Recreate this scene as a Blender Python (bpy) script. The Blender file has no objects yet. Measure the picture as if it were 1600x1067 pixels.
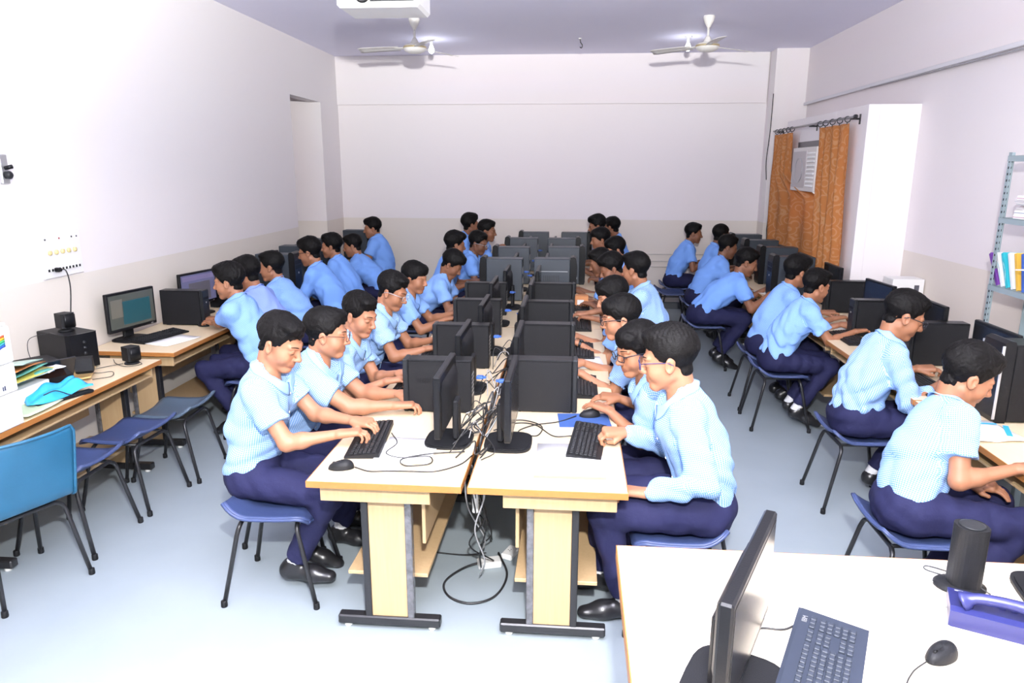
import bpy, math, random
import numpy as np
from mathutils import Vector, Matrix
PI = math.pi
random.seed(7)
scene = bpy.context.scene
COL = scene.collection
# ------------------------------------------------------------------ camera
CAM_F, CAM_PITCH, CAM_YAW, CAM_ROLL, CAM_H = 1129.5, .23593, .08512, .00246, 2.0
def cam_basis():
    cp, sp, cy, sy = math.cos(CAM_PITCH), math.sin(CAM_PITCH), math.cos(CAM_YAW), math.sin(CAM_YAW)
    fw = Vector((-sy*cp, cy*cp, -sp)); rt = Vector((cy, sy, 0)); up = rt.cross(fw)
    c, s = math.cos(CAM_ROLL), math.sin(CAM_ROLL)
    return c*rt + s*up, -s*rt + c*up, fw
_r, _u, _f = cam_basis()
cam_data = bpy.data.cameras.new('camera'); cam = bpy.data.objects.new('camera', cam_data); COL.objects.link(cam)
cam_data.sensor_width = 36; cam_data.lens = CAM_F/1600*36; cam_data.clip_start = .02; cam_data.clip_end = 100
cam.matrix_world = Matrix(((_r.x, _u.x, -_f.x, 0), (_r.y, _u.y, -_f.y, 0), (_r.z, _u.z, -_f.z, CAM_H), (0, 0, 0, 1)))
scene.camera = cam
# ------------------------------------------------------------------ world and light
scene.view_settings.view_transform = 'Standard'; scene.view_settings.look = 'None'
scene.view_settings.gamma = 1; scene.view_settings.exposure = -0.03
scene.view_settings.use_curve_mapping = False
W = bpy.data.worlds.new('world'); scene.world = W; W.use_nodes = True
W.node_tree.nodes['Background'].inputs[0].default_value = (.80, .88, 1, 1)
W.node_tree.nodes['Background'].inputs[1].default_value = 1.0
def area(name, loc, target, sx, sy, power, col=(1, 1, 1)):
    l = bpy.data.lights.new(name, 'AREA'); l.shape = 'RECTANGLE'; l.size = sx; l.size_y = sy; l.energy = power; l.color = col
    o = bpy.data.objects.new(name, l); COL.objects.link(o); o.location = loc
    o.rotation_euler = (Vector(target) - Vector(loc)).to_track_quat('-Z', 'Y').to_euler(); return o
# the photographer's flash gun, held up above the lens ...
area('camera_flash', (.10, -.05, 2.60), (-.35, 6, 2.0), .12, .08, 270, (1, .985, .97))
# ... and its second head, turned up so that the ceiling above the photographer throws the light down
sp_ = bpy.data.lights.new('bounce_flash', 'SPOT'); sp_.energy = 3100; sp_.spot_size = 2.15; sp_.spot_blend = .6; sp_.shadow_soft_size = .05; sp_.color = (1, 1, .97)
so_ = bpy.data.objects.new('bounce_flash', sp_); COL.objects.link(so_); so_.location = (.08, -.06, 2.64); so_.rotation_euler = Vector((-.15, .74, 1)).to_track_quat('-Z', 'Y').to_euler()
# added daylight-tinted fill light, just inside the unseen wall behind the photographer
area('rear_fill', (-.2, -2.40, 1.95), (-.2, 4, 1.6), 5.6, 1.9, 90, (.93, .965, 1))
# ------------------------------------------------------------------ materials
MATS = {}
def mat(name, col=(.5, .5, .5), rough=.5, metal=0, bump=0, bscale=40, var=0, vscale=6, emit=0, spec=.5, bdetail=3, coat=0, trans=0, ecol=None):
    if name in MATS: return MATS[name]
    m = bpy.data.materials.new(name); m.use_nodes = True; MATS[name] = m
    nt = m.node_tree; b = nt.nodes['Principled BSDF']
    b.inputs['Base Color'].default_value = (*col, 1); b.inputs['Roughness'].default_value = rough; b.inputs['Metallic'].default_value = metal
    b.inputs['Specular IOR Level'].default_value = spec; b.inputs['Coat Weight'].default_value = coat; b.inputs['Transmission Weight'].default_value = trans
    if emit: b.inputs['Emission Color'].default_value = (*(ecol or col), 1); b.inputs['Emission Strength'].default_value = emit
    tc = None
    if bump or var:
        tc = nt.nodes.new('ShaderNodeTexCoord')
    if bump:
        n = nt.nodes.new('ShaderNodeTexNoise'); n.inputs['Scale'].default_value = bscale; n.inputs['Detail'].default_value = bdetail
        bp = nt.nodes.new('ShaderNodeBump'); bp.inputs['Strength'].default_value = bump; bp.inputs['Distance'].default_value = .01
        nt.links.new(tc.outputs['Object'], n.inputs['Vector']); nt.links.new(n.outputs[0], bp.inputs['Height']); nt.links.new(bp.outputs[0], b.inputs['Normal'])
    if var:
        n = nt.nodes.new('ShaderNodeTexNoise'); n.inputs['Scale'].default_value = vscale; n.inputs['Detail'].default_value = 4
        mx = nt.nodes.new('ShaderNodeMix'); mx.data_type = 'RGBA'
        mx.inputs[6].default_value = (*[max(0, c*(1-var)) for c in col], 1); mx.inputs[7].default_value = (*[min(1, c*(1+var)) for c in col], 1)
        nt.links.new(tc.outputs['Object'], n.inputs['Vector']); nt.links.new(n.outputs[0], mx.inputs[0]); nt.links.new(mx.outputs[2], b.inputs['Base Color'])
    return m
def nodes_of(m): return m.node_tree, m.node_tree.nodes['Principled BSDF']
def wood_mat(name, c1, c2, axis='Y', rough=.45, scale=1.0):
    m = mat(name, c1, rough); nt, b = nodes_of(m)
    tc = nt.nodes.new('ShaderNodeTexCoord'); mp = nt.nodes.new('ShaderNodeMapping')
    s = {'X': (1.2, 22, 22), 'Y': (22, 1.2, 22), 'Z': (22, 22, 1.2)}[axis]; mp.inputs['Scale'].default_value = [q*scale for q in s]
    n = nt.nodes.new('ShaderNodeTexNoise'); n.inputs['Scale'].default_value = 3; n.inputs['Detail'].default_value = 5; n.inputs['Distortion'].default_value = .6
    mx = nt.nodes.new('ShaderNodeMix'); mx.data_type = 'RGBA'; mx.inputs[6].default_value = (*c1, 1); mx.inputs[7].default_value = (*c2, 1)
    nt.links.new(tc.outputs['Object'], mp.inputs[0]); nt.links.new(mp.outputs[0], n.inputs['Vector']); nt.links.new(n.outputs[0], mx.inputs[0]); nt.links.new(mx.outputs[2], b.inputs['Base Color'])
    return m
def check_mat(name, blue, white, k=1.0):
    """small gingham check laid out along the cloth's own UVs (metres)"""
    m = mat(name, blue, .85, spec=.15); nt, b = nodes_of(m)
    uv = nt.nodes.new('ShaderNodeUVMap'); uv.uv_map = 'UVMap'; sp = nt.nodes.new('ShaderNodeSeparateXYZ'); nt.links.new(uv.outputs[0], sp.inputs[0])
    outs = []
    for i in (0, 1):
        a = nt.nodes.new('ShaderNodeMath'); a.operation = 'MULTIPLY'; a.inputs[1].default_value = 1/(.0105*k); nt.links.new(sp.outputs[i], a.inputs[0])
        f = nt.nodes.new('ShaderNodeMath'); f.operation = 'FRACT'; nt.links.new(a.outputs[0], f.inputs[0])
        g = nt.nodes.new('ShaderNodeMath'); g.operation = 'LESS_THAN'; g.inputs[1].default_value = .42; nt.links.new(f.outputs[0], g.inputs[0]); outs.append(g)
    s = nt.nodes.new('ShaderNodeMath'); s.operation = 'ADD'; nt.links.new(outs[0].outputs[0], s.inputs[0]); nt.links.new(outs[1].outputs[0], s.inputs[1])
    h = nt.nodes.new('ShaderNodeMath'); h.operation = 'MULTIPLY'; h.inputs[1].default_value = .5; nt.links.new(s.outputs[0], h.inputs[0])
    mx = nt.nodes.new('ShaderNodeMix'); mx.data_type = 'RGBA'; mx.inputs[6].default_value = (*blue, 1); mx.inputs[7].default_value = (*white, 1)
    nt.links.new(h.outputs[0], mx.inputs[0]); nt.links.new(mx.outputs[2], b.inputs['Base Color'])
    return m
# ------------------------------------------------------------------ mesh helpers
def new_obj(name, me, parent=None):
    o = bpy.data.objects.new(name, me); COL.objects.link(o)
    if parent is not None: o.parent = parent
    return o
def tag(o, label, cat=None, group=None, kind=None):
    if label: o['label'] = label
    if cat: o['category'] = cat
    if group: o['group'] = group
    if kind: o['kind'] = kind
    return o
def thing(name, label, cat, loc=(0, 0, 0), rz=0, group=None):
    o = new_obj(name, None); o.location = loc; o.rotation_euler = (0, 0, rz); o.empty_display_size = .1
    return tag(o, label, cat, group)
def clone(o, parent=None, loc=None, rz=None, label=None, group=None):
    c = o.copy(); COL.objects.link(c)
    if parent is not None: c.parent = parent
    if loc is not None: c.location = loc
    if rz is not None: c.rotation_euler = (0, 0, rz)
    if label: c['label'] = label
    if group: c['group'] = group
    for ch in o.children: clone(ch, c)
    return c
class MB:
    """collects boxes, tubes and lofts; build() links them as one mesh"""
    def __init__(s): s.v = []; s.f = []; s.sm = []; s.mi = []; s.cur = 0
    def add(s, vs, fs, smooth=False):
        n = len(s.v); s.v += [tuple(v) for v in vs]; s.f += [tuple(i+n for i in f) for f in fs]; s.sm += [smooth]*len(fs); s.mi += [s.cur]*len(fs); return s
    def box(s, c, d, b=.003, M=None):
        """box of centre c, size d with chamfer b"""
        hx, hy, hz = d[0]/2, d[1]/2, d[2]/2; b = min(b, hx*.49, hy*.49, hz*.49); vs = []; idx = {}
        for sx in (-1, 1):
            for sy in (-1, 1):
                for sz in (-1, 1):
                    for k, p in enumerate(((hx, hy-b, hz-b), (hx-b, hy, hz-b), (hx-b, hy-b, hz))):
                        idx[sx, sy, sz, k] = len(vs); vs.append(Vector((sx*p[0], sy*p[1], sz*p[2])))
        if M is not None: vs = [M @ v for v in vs]
        vs = [v + Vector(c) for v in vs]
        I = idx; fs = []
        def q(l, flip):
            fs.append(l[::-1] if flip else l)
        for g in (-1, 1):
            q([I[g, -1, -1, 0], I[g, 1, -1, 0], I[g, 1, 1, 0], I[g, -1, 1, 0]], g < 0)
            q([I[-1, g, -1, 1], I[1, g, -1, 1], I[1, g, 1, 1], I[-1, g, 1, 1]], g > 0)
            q([I[-1, -1, g, 2], I[1, -1, g, 2], I[1, 1, g, 2], I[-1, 1, g, 2]], g < 0)
        for a in (-1, 1):
            for c_ in (-1, 1):
                q([I[a, c_, -1, 0], I[a, c_, -1, 1], I[a, c_, 1, 1], I[a, c_, 1, 0]], a*c_ < 0)
                q([I[a, -1, c_, 0], I[a, 1, c_, 0], I[a, 1, c_, 2], I[a, -1, c_, 2]], a*c_ < 0)
                q([I[-1, a, c_, 1], I[1, a, c_, 1], I[1, a, c_, 2], I[-1, a, c_, 2]], a*c_ > 0)
                for e in (-1, 1):
                    q([I[a, c_, e, 0], I[a, c_, e, 1], I[a, c_, e, 2]], a*c_*e < 0)
        return s.add(vs, fs)
    def bb(s, x0, x1, y0, y1, z0, z1, b=.003): return s.box(((x0+x1)/2, (y0+y1)/2, (z0+z1)/2), (abs(x1-x0), abs(y1-y0), abs(z1-z0)), b)
    def tube(s, pts, r, n=8, cap=True, flat=None):
        pts = [Vector(p) for p in pts]; rr = r if isinstance(r, (list, tuple)) else [r]*len(pts)
        vs = []; fs = []; prev = None
        for i, p in enumerate(pts):
            t = (pts[min(i+1, len(pts)-1)] - pts[max(i-1, 0)]).normalized()
            if prev is None:
                a = Vector((0, 0, 1)) if abs(t.z) < .9 else Vector((1, 0, 0)); u = t.cross(a).normalized()
            else:
                u = (prev - t*prev.dot(t)).normalized()
            prev = u; w = t.cross(u)
            for k in range(n):
                an = 2*PI*k/n; vs.append(p + rr[i]*(math.cos(an)*u + math.sin(an)*w))
        for i in range(len(pts)-1):
            for k in range(n):
                fs.append((i*n+k, i*n+(k+1) % n, (i+1)*n+(k+1) % n, (i+1)*n+k))
        if cap: fs.append(tuple(range(n))[::-1]); fs.append(tuple((len(pts)-1)*n+k for k in range(n)))
        return s.add(vs, fs, True)
    def lathe(s, prof, c=(0, 0, 0), n=20, M=None, sx=1, sy=1):
        vs = []; fs = []
        for r, z in prof:
            for k in range(n):
                a = 2*PI*k/n; vs.append(Vector((r*math.cos(a)*sx, r*math.sin(a)*sy, z)))
        for i in range(len(prof)-1):
            for k in range(n): fs.append((i*n+k, i*n+(k+1) % n, (i+1)*n+(k+1) % n, (i+1)*n+k))
        fs.append(tuple(range(n))[::-1]); fs.append(tuple((len(prof)-1)*n+k for k in range(n)))
        if M is not None: vs = [M @ v for v in vs]
        return s.add([v + Vector(c) for v in vs], fs, True)
    def grid(s, fn, nu, nv, smooth=True, closed_u=False):
        vs = [fn(i/(nu-1) if not closed_u else i/nu, j/(nv-1)) for i in range(nu) for j in range(nv)]; fs = []
        for i in range(nu if closed_u else nu-1):
            for j in range(nv-1):
                a, b = i*nv+j, ((i+1) % nu)*nv+j; fs.append((a, b, b+1, a+1))
        return s.add(vs, fs, smooth)
    def sheet(s, fn, nu, nv, th=.002, smooth=True):
        """a curved sheet with real thickness"""
        top = [[Vector(fn(i/(nu-1), j/(nv-1))) for j in range(nv)] for i in range(nu)]
        vs = []; fs = []
        for lay in (0, 1):
            for i in range(nu):
                for j in range(nv):
                    du = top[min(i+1, nu-1)][j]-top[max(i-1, 0)][j]; dv = top[i][min(j+1, nv-1)]-top[i][max(j-1, 0)]
                    nn = du.cross(dv); nn = nn.normalized() if nn.length > 1e-9 else Vector((0, 0, 1))
                    vs.append(top[i][j] - nn*th*lay)
        N = nu*nv
        for i in range(nu-1):
            for j in range(nv-1):
                a, b = i*nv+j, (i+1)*nv+j; fs.append((a, b, b+1, a+1)); fs.append((N+a, N+a+1, N+b+1, N+b))
        for i in range(nu-1):
            a, b = i*nv, (i+1)*nv; fs.append((a, N+a, N+b, b)); a, b = i*nv+nv-1, (i+1)*nv+nv-1; fs.append((a, b, N+b, N+a))
        for j in range(nv-1):
            fs.append((j, j+1, N+j+1, N+j)); a = (nu-1)*nv+j; fs.append((a, N+a, N+a+1, a+1))
        return s.add(vs, fs, smooth)
    def prism(s, poly, z0, z1, M=None):
        n = len(poly); vs = [Vector((x, y, z0)) for x, y in poly] + [Vector((x, y, z1)) for x, y in poly]
        if M is not None: vs = [M @ v for v in vs]
        fs = [tuple(range(n))[::-1], tuple(range(n, 2*n))] + [(i, (i+1) % n, n+(i+1) % n, n+i) for i in range(n)]
        return s.add(vs, fs)
    def mesh(s, name, mats):
        me = bpy.data.meshes.new(name); me.from_pydata(s.v, [], s.f)
        me.polygons.foreach_set('use_smooth', s.sm)
        for m in (mats if isinstance(mats, (list, tuple)) else [mats]): me.materials.append(m)
        if any(s.mi): me.polygons.foreach_set('material_index', s.mi)
        me.update(); return me
    def build(s, name, mats, parent=None): return new_obj(name, s.mesh(name, mats), parent)
def curve_pts(ctrl, n=8):
    """Catmull-Rom through the control points"""
    P = [Vector(p) for p in ctrl]; P = [P[0]*2-P[1]] + P + [P[-1]*2-P[-2]]; out = []
    for i in range(1, len(P)-2):
        for k in range(n):
            t = k/n; a, b, c, d = P[i-1], P[i], P[i+1], P[i+2]
            out.append(.5*((2*b)+(c-a)*t+(2*a-5*b+4*c-d)*t*t+(3*b-a-3*c+d)*t**3))
    out.append(P[-2]); return out
def text_part(body, size, loc, rot, m, parent, name='lettering', depth=.0006, align='LEFT'):
    cu = bpy.data.curves.new(name, 'FONT'); cu.body = body; cu.size = size; cu.extrude = depth; cu.align_x = align
    o = bpy.data.objects.new(name, cu); COL.objects.link(o)
    dg = bpy.context.evaluated_depsgraph_get(); me = bpy.data.meshes.new_from_object(o.evaluated_get(dg))
    bpy.data.objects.remove(o); bpy.data.curves.remove(cu); me.materials.clear(); me.materials.append(m)
    t = new_obj(name, me, parent); t.location = loc; t.rotation_euler = rot; return t
from mathutils.bvhtree import BVHTree
# ------------------------------------------------------------------ figures: distance fields -> one continuous skin
def axis_grid(lo, hi, h, fine=(), hf=None):
    """1-D coordinates from lo to hi, spaced h, but hf inside the fine intervals"""
    out = [lo]
    while out[-1] < hi:
        x = out[-1]; st = h
        for a, b in fine:
            if a - hf <= x <= b: st = hf
            elif x < a < x + h: st = min(st, max(hf, a - x))
        out.append(x + st)
    return np.array(out)
class Field:
    def __init__(s, ax): s.ax = ax; s.F = np.full([len(a) for a in ax], 1.0, np.float32)
    def win(s, lo, hi):
        sl = []
        for a, l, h in zip(s.ax, lo, hi):
            i0 = max(0, np.searchsorted(a, l)-1); i1 = min(len(a), np.searchsorted(a, h)+1); sl.append(slice(i0, i1))
        return tuple(sl)
    def pts(s, sl): return s.ax[0][sl[0]][:, None, None], s.ax[1][sl[1]][None, :, None], s.ax[2][sl[2]][None, None, :]
    def put(s, sl, d, k, op):
        A = s.F[sl]; d = d.astype(np.float32)
        if op == 'sub':
            if k: h = np.clip(.5-.5*(A+d)/k, 0, 1); s.F[sl] = A*(1-h) - d*h + k*h*(1-h)
            else: s.F[sl] = np.maximum(A, -d)
        else:
            if k: h = np.clip(.5+.5*(A-d)/k, 0, 1); s.F[sl] = A*(1-h) + d*h - k*h*(1-h)
            else: s.F[sl] = np.minimum(A, d)
    def cone(s, a, b, r1, r2, k=.02, n=None, q=1, op='add', flat=False):
        a = np.array(a, float); b = np.array(b, float); R = max(r1, r2)*max(1, q) + .03 + k
        sl = s.win(np.minimum(a, b)-R, np.maximum(a, b)+R); X, Y, Z = s.pts(sl)
        if X.size*Y.size*Z.size == 0: return
        ab = b-a; L2 = max(ab @ ab, 1e-9)
        px, py, pz = X-a[0], Y-a[1], Z-a[2]
        t0 = (px*ab[0]+py*ab[1]+pz*ab[2])/L2; t = np.clip(t0, 0, 1)
        qx, qy, qz = px-t*ab[0], py-t*ab[1], pz-t*ab[2]
        d2 = qx*qx+qy*qy+qz*qz
        r = r1+(r2-r1)*t
        if n is not None:
            c = qx*n[0]+qy*n[1]+qz*n[2]; rho = np.sqrt(d2 + c*c*(1/q**2-1))
            d = (rho-r)*np.minimum(1, np.sqrt(d2+1e-12)/(rho+1e-9)+.0)
        else: d = np.sqrt(d2)-r
        if flat: d = np.maximum(d, (t0-1)*math.sqrt(L2))
        s.put(sl, d, k, op)
    def ell(s, c, r, k=.02, R=None, op='add'):
        c = np.array(c, float); m = max(r)+.03+k; sl = s.win(c-m, c+m); X, Y, Z = s.pts(sl)
        px, py, pz = X-c[0], Y-c[1], Z-c[2]
        if R is not None:
            px, py, pz = [px*R[0, i]+py*R[1, i]+pz*R[2, i] for i in range(3)]
        k0 = np.sqrt((px/r[0])**2+(py/r[1])**2+(pz/r[2])**2); k1 = np.sqrt((px/r[0]**2)**2+(py/r[1]**2)**2+(pz/r[2]**2)**2)+1e-9
        s.put(sl, k0*(k0-1)/k1, k, op)
    def cut(s, p, n, lo=None, hi=None):
        """keep the side of the plane the normal n points away from"""
        sl = s.win(lo, hi) if lo is not None else (slice(None),)*3
        X, Y, Z = s.pts(sl); s.F[sl] = np.maximum(s.F[sl], ((X-p[0])*n[0]+(Y-p[1])*n[1]+(Z-p[2])*n[2]).astype(np.float32))
    def mesh(s):
        F = s.F; ax = s.ax; ins = F < 0
        c = np.zeros([n-1 for n in F.shape], np.int8)
        off = [(i, j, k) for i in (0, 1) for j in (0, 1) for k in (0, 1)]
        for i, j, k in off: c += ins[i:F.shape[0]-1+i, j:F.shape[1]-1+j, k:F.shape[2]-1+k]
        act = (c > 0) & (c < 8); I = np.argwhere(act); n = len(I)
        ids = np.full(act.shape, -1, np.int64); ids[act] = np.arange(n)
        V = np.stack([F[I[:, 0]+i, I[:, 1]+j, I[:, 2]+k] for i, j, k in off], 1)
        O = np.array(off, float); acc = np.zeros((n, 3)); cnt = np.zeros(n)
        for a in range(8):
            for b in range(a+1, 8):
                if np.abs(O[a]-O[b]).sum() != 1: continue
                va, vb = V[:, a], V[:, b]; m = (va < 0) != (vb < 0); t = np.where(m, va/np.where(m, va-vb, 1), 0)
                acc += np.where(m[:, None], O[a]+t[:, None]*(O[b]-O[a]), 0); cnt += m
        acc /= cnt[:, None]
        P = np.stack([ax[d][I[:, d]] + acc[:, d]*(ax[d][I[:, d]+1]-ax[d][I[:, d]]) for d in range(3)], 1)
        Q = []
        for d in range(3):
            e, f = (d+1) % 3, (d+2) % 3
            sa = [slice(1, -1)]*3; sb = [slice(1, -1)]*3; sa[d] = slice(0, -1); sb[d] = slice(1, None)
            A, B = ins[tuple(sa)], ins[tuple(sb)]; E = np.argwhere(A != B)
            if not len(E): continue
            fl = A[E[:, 0], E[:, 1], E[:, 2]]
            E = E.copy(); E[:, e] += 1; E[:, f] += 1
            def g(de, df):
                J = E.copy(); J[:, e] -= de; J[:, f] -= df; return ids[J[:, 0], J[:, 1], J[:, 2]]
            q = np.stack([g(1, 1), g(0, 1), g(0, 0), g(1, 0)], 1); q[~fl] = q[~fl][:, ::-1]; Q.append(q)
        return P, np.concatenate(Q)
def np_mesh(name, P, Q, mats, mi=None, uv=None):
    me = bpy.data.meshes.new(name); n, f = len(P), len(Q)
    me.vertices.add(n); me.vertices.foreach_set('co', np.asarray(P, np.float32).ravel())
    me.loops.add(f*4); me.loops.foreach_set('vertex_index', np.asarray(Q, np.int32).ravel())
    me.polygons.add(f); me.polygons.foreach_set('loop_start', np.arange(0, f*4, 4, dtype=np.int32))
    me.polygons.foreach_set('use_smooth', np.ones(f, bool))
    for m in mats: me.materials.append(m)
    if mi is not None: me.polygons.foreach_set('material_index', np.asarray(mi, np.int32))
    if uv is not None:
        l = me.uv_layers.new(name='UVMap'); l.data.foreach_set('uv', np.asarray(uv, np.float32).ravel())
    me.update(calc_edges=True); me.validate(); return me
def V3(*a): return np.array(a, float)
def nrm(v): return v/max(np.linalg.norm(v), 1e-9)
def rotm(yaw, pitch, roll=0):
    """columns: forward, left, up of a head/hand turned by yaw, nodding down by pitch"""
    cy, sy, cp, sp, cr, sr = math.cos(yaw), math.sin(yaw), math.cos(pitch), math.sin(pitch), math.cos(roll), math.sin(roll)
    Rz = np.array([[cy, -sy, 0], [sy, cy, 0], [0, 0, 1]]); Ry = np.array([[cp, 0, sp], [0, 1, 0], [-sp, 0, cp]]); Rx = np.array([[1, 0, 0], [0, cr, -sr], [0, sr, cr]])
    return Rz @ Ry @ Rx
HS = 1.06
def head_field(F, c, R, sc, plump=0.):
    s = sc*HS
    def T(x, y, z): return c + R @ (V3(x, y, z)*s)
    def E(p, r, k=.02, op='add'): F.ell(T(*p), [q*s for q in r], k*s, R, op)
    def C(a, b, r1, r2, k=.012, op='add'): F.cone(T(*a), T(*b), r1*s, r2*s, k*s, op=op)
    E((-.014, 0, .036), (.095, .074, .082), .02)
    E((.026, 0, -.030), (.060+.004*plump, .055+.010*plump, .082), .03)
    for g in (-1, 1):
        C((-.004, g*.046, -.056), (.058, g*.016, -.101), .017+.007*plump, .014, .016)
        E((.05, g*.036, -.036), (.03, .026+.006*plump, .032), .025)
        C((.073, g*.043, .020), (.086, g*.012, .019), .009, .010, .014)
    E((.066, 0, -.097), (.022, .024, .019), .02)
    for g in (-1, 1): E((.100, g*.033, -.001), (.019, .020, .0125), .010, 'sub')
    for g in (-1, 1): E((.074, g*.032, -.001), (.0155, .0165, .0135), .005)
    C((.084, 0, .014), (.106, 0, -.030), .008, .0115, .012)
    E((.108, 0, -.034), (.012, .0115, .010), .008)
    for g in (-1, 1): E((.098, g*.0125, -.037), (.010, .0075, .008), .005)
    E((.076, 0, -.060), (.016, .026, .016), .018)
    for g in (-1, 1):
        C((.0795, g*.022, -.0685), (.0895, 0, -.0630), .0038, .0055, .006); C((.0790, g*.020, -.0705), (.0875, 0, -.0755), .004, .0064, .006)
    for g in (-1, 1):
        F.ell(T(-.008, g*.077, -.008), [.020*s, .0085*s, .032*s], .006*s, R @ rotm(g*.38, -.22))
        F.ell(T(-.002, g*.0855, -.010), [.010*s, .006*s, .018*s], .004*s, R @ rotm(g*.38, -.22), 'sub')
def hair_mesh(style, seed, h=.0042):
    """a close-cropped cap with a fuller top; tufts run from the crown outwards"""
    rg = random.Random(seed)
    ax = [np.arange(-.15, .165, h), np.arange(-.13, .131, h), np.arange(-.12, .185, h)]; F = Field(ax); G = Field(ax); s = HS
    side, top, fh = {'short': (.0785, .012, .064), 'full': (.0815, .020, .058), 'fringe': (.0825, .014, .040), 'crop': (.0775, .006, .068), 'spiky': (.0780, .017, .062)}[style]
    F.ell(V3(-.016, 0, .038)*s, [(.0985+(side-.08)*.6)*s, side*s, .087*s], 0)
    F.ell(V3(-.050, 0, -.046)*s, [.040*s, .052*s, .036*s], .02)
    G.ell(V3(-.016, 0, .046)*s, [(.102+.3*top)*s, (side+.001)*s, (.083+top)*s], 0)
    if style in ('short', 'spiky', 'full'): G.ell(V3(.040, rg.uniform(-.02, .02), .094+top*.6)*s, [.050*s, .054*s, .026*s], .025)
    if style == 'full': G.ell(V3(.055, rg.choice((-.02, .02)), .088)*s, [.044*s, .050*s, .032*s], .03)
    if style == 'fringe':
        G.ell(V3(.058, rg.choice((-.012, .012)), .078)*s, [.040*s, .062*s, .040*s], .03)
    X, Y, Z = F.pts((slice(None),)*3); x, y, z = X/s, Y/s, Z/s
    hx = [-.13, -.06, -.035, -.022, .0, .012, .03, .042, .056, .072, .12]; hz = [-.078, -.076, -.066, -.03, .004, -.014, .002, .03, fh-.012, fh, fh]
    if style == 'fringe': hz = [-.072, -.070, -.058, -.03, -.005, -.032, -.012, .012, fh-.006, fh, fh]
    line = np.interp(np.ravel(x), hx, hz)[:, None, None]
    p1 = rg.uniform(0, 6)
    jag = .0035*np.sin(y*190+p1+20*z)+.0025*np.sin(y*420+x*160+1)+.002*np.sin(x*300+p1)
    # the fuller top fades into the sides
    lift = np.clip((.028-z)/.05, 0, 1)
    F.F = F.F+(.0055*np.clip((.012-z)/.06, 0, 1)).astype(np.float32)
    F.F = np.maximum(F.F, ((line+jag-z)*s*.8).astype(np.float32))
    G.F = np.maximum(G.F+(lift*.02).astype(np.float32), ((np.maximum(line, .0)+jag-z)*s*.8).astype(np.float32))
    k = .008; hh = np.clip(.5+.5*(F.F-G.F)/k, 0, 1); F.F = F.F*(1-hh)+G.F*hh-k*hh*(1-hh)
    cx = -.055; ph = np.arctan2(y-.008, x-cx); th = np.arctan2(np.sqrt((x-cx)**2+y*y), z-.01); a1, a2, a3 = [rg.uniform(0, 6) for _ in range(3)]
    amp = {'short': .0016, 'full': .0022, 'fringe': .0016, 'crop': .0006, 'spiky': .0020}[style]
    w1 = ph+.5*np.sin(th*2.3+a1)+.22*np.sin(x*75+a2)+.22*np.sin(y*90+z*60+a3)
    rid = np.sin(w1*13+a2)*.55+np.sin(w1*29+a1+2*np.sin(th*5+a3))*.6+.8*np.sin(x*110+y*85+a1+2*np.sin(y*60+a2))*np.sin(z*95+y*60+a2+2*np.sin(x*50))
    if style == 'spiky': rid = rid*.30+1.2*np.sin(x*330+a1+1.5*np.sin(y*90))*np.sin(y*300+a2)*np.clip((z-.05)/.05, 0, 1)
    F.F = F.F+(amp*rid).astype(np.float32)
    return np_mesh('hair', *F.mesh(), [MATS['hair']])
def hand_field(F, w, R, side, pose, sc, k=.006):
    """w wrist, R columns: fingers' direction, thumb-side-left, back-of-hand up; side +1 left hand, -1 right"""
    g = -side
    def T(x, y, z): return w + R @ (V3(x, y*g, z)*sc)
    n = R @ V3(0, 0, 1)
    curl = {'type': (.35, .75, .55), 'mouse': (.15, .35, .30), 'rest': (.30, .45, .35), 'grip': (.8, 1.2, .7), 'flat': (.08, .12, .1)}[pose]
    for y0, y1, r in ((-.030, -.024, .0135), (-.010, -.008, .0145), (.010, .010, .0145), (.026, .028, .0145)):
        F.cone(T(0, y0*.7, 0), T(.082 if abs(y0) < .028 else .077, y1*1.15, .003), .0165*sc, r*sc, .012*sc)
    # thumb sits on the +y side
    for i, (y, L, r) in enumerate(((.030, .072, .0088), (.0105, .080, .0092), (-.009, .075, .0088), (-.0275, .060, .0078))):
        p = V3(.082 if i < 3 else .074, y, .002); a = 0; sp = (y)*2.2
        for seg, (c, f) in enumerate(zip(curl, (.46, .30, .24))):
            a += c*(1 + .12*(i-1))
            d = V3(math.cos(a)*math.cos(sp*.5), math.sin(sp*.5), -math.sin(a)); q = p + d*L*f
            F.cone(T(*p), T(*q), (r-.0006*seg)*sc, (r-.0006*(seg+1))*sc, .0025*sc); p = q
    a, b, c = (.018, .026, -.008), (.050, .052, -.016), (.074, .054, -.022)
    if pose == 'grip': b, c = (.05, .044, -.026), (.072, .028, -.034)
    F.cone(T(*a), T(*b), .0145*sc, .0115*sc, .010*sc); F.cone(T(*b), T(*c), .0108*sc, .0088*sc, .003*sc)
def ik(a, b, l1, l2, pole):
    d = b-a; L = np.linalg.norm(d); mx = (l1+l2)*.985
    if L > mx: b = a + d*mx/L; d = b-a; L = mx
    u = d/L; x = (l1*l1-l2*l2+L*L)/(2*L); y = math.sqrt(max(l1*l1-x*x, 0)); p = pole-u*(pole @ u)
    return a + u*x + nrm(p)*y, b
FACE_TPL = {}
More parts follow.
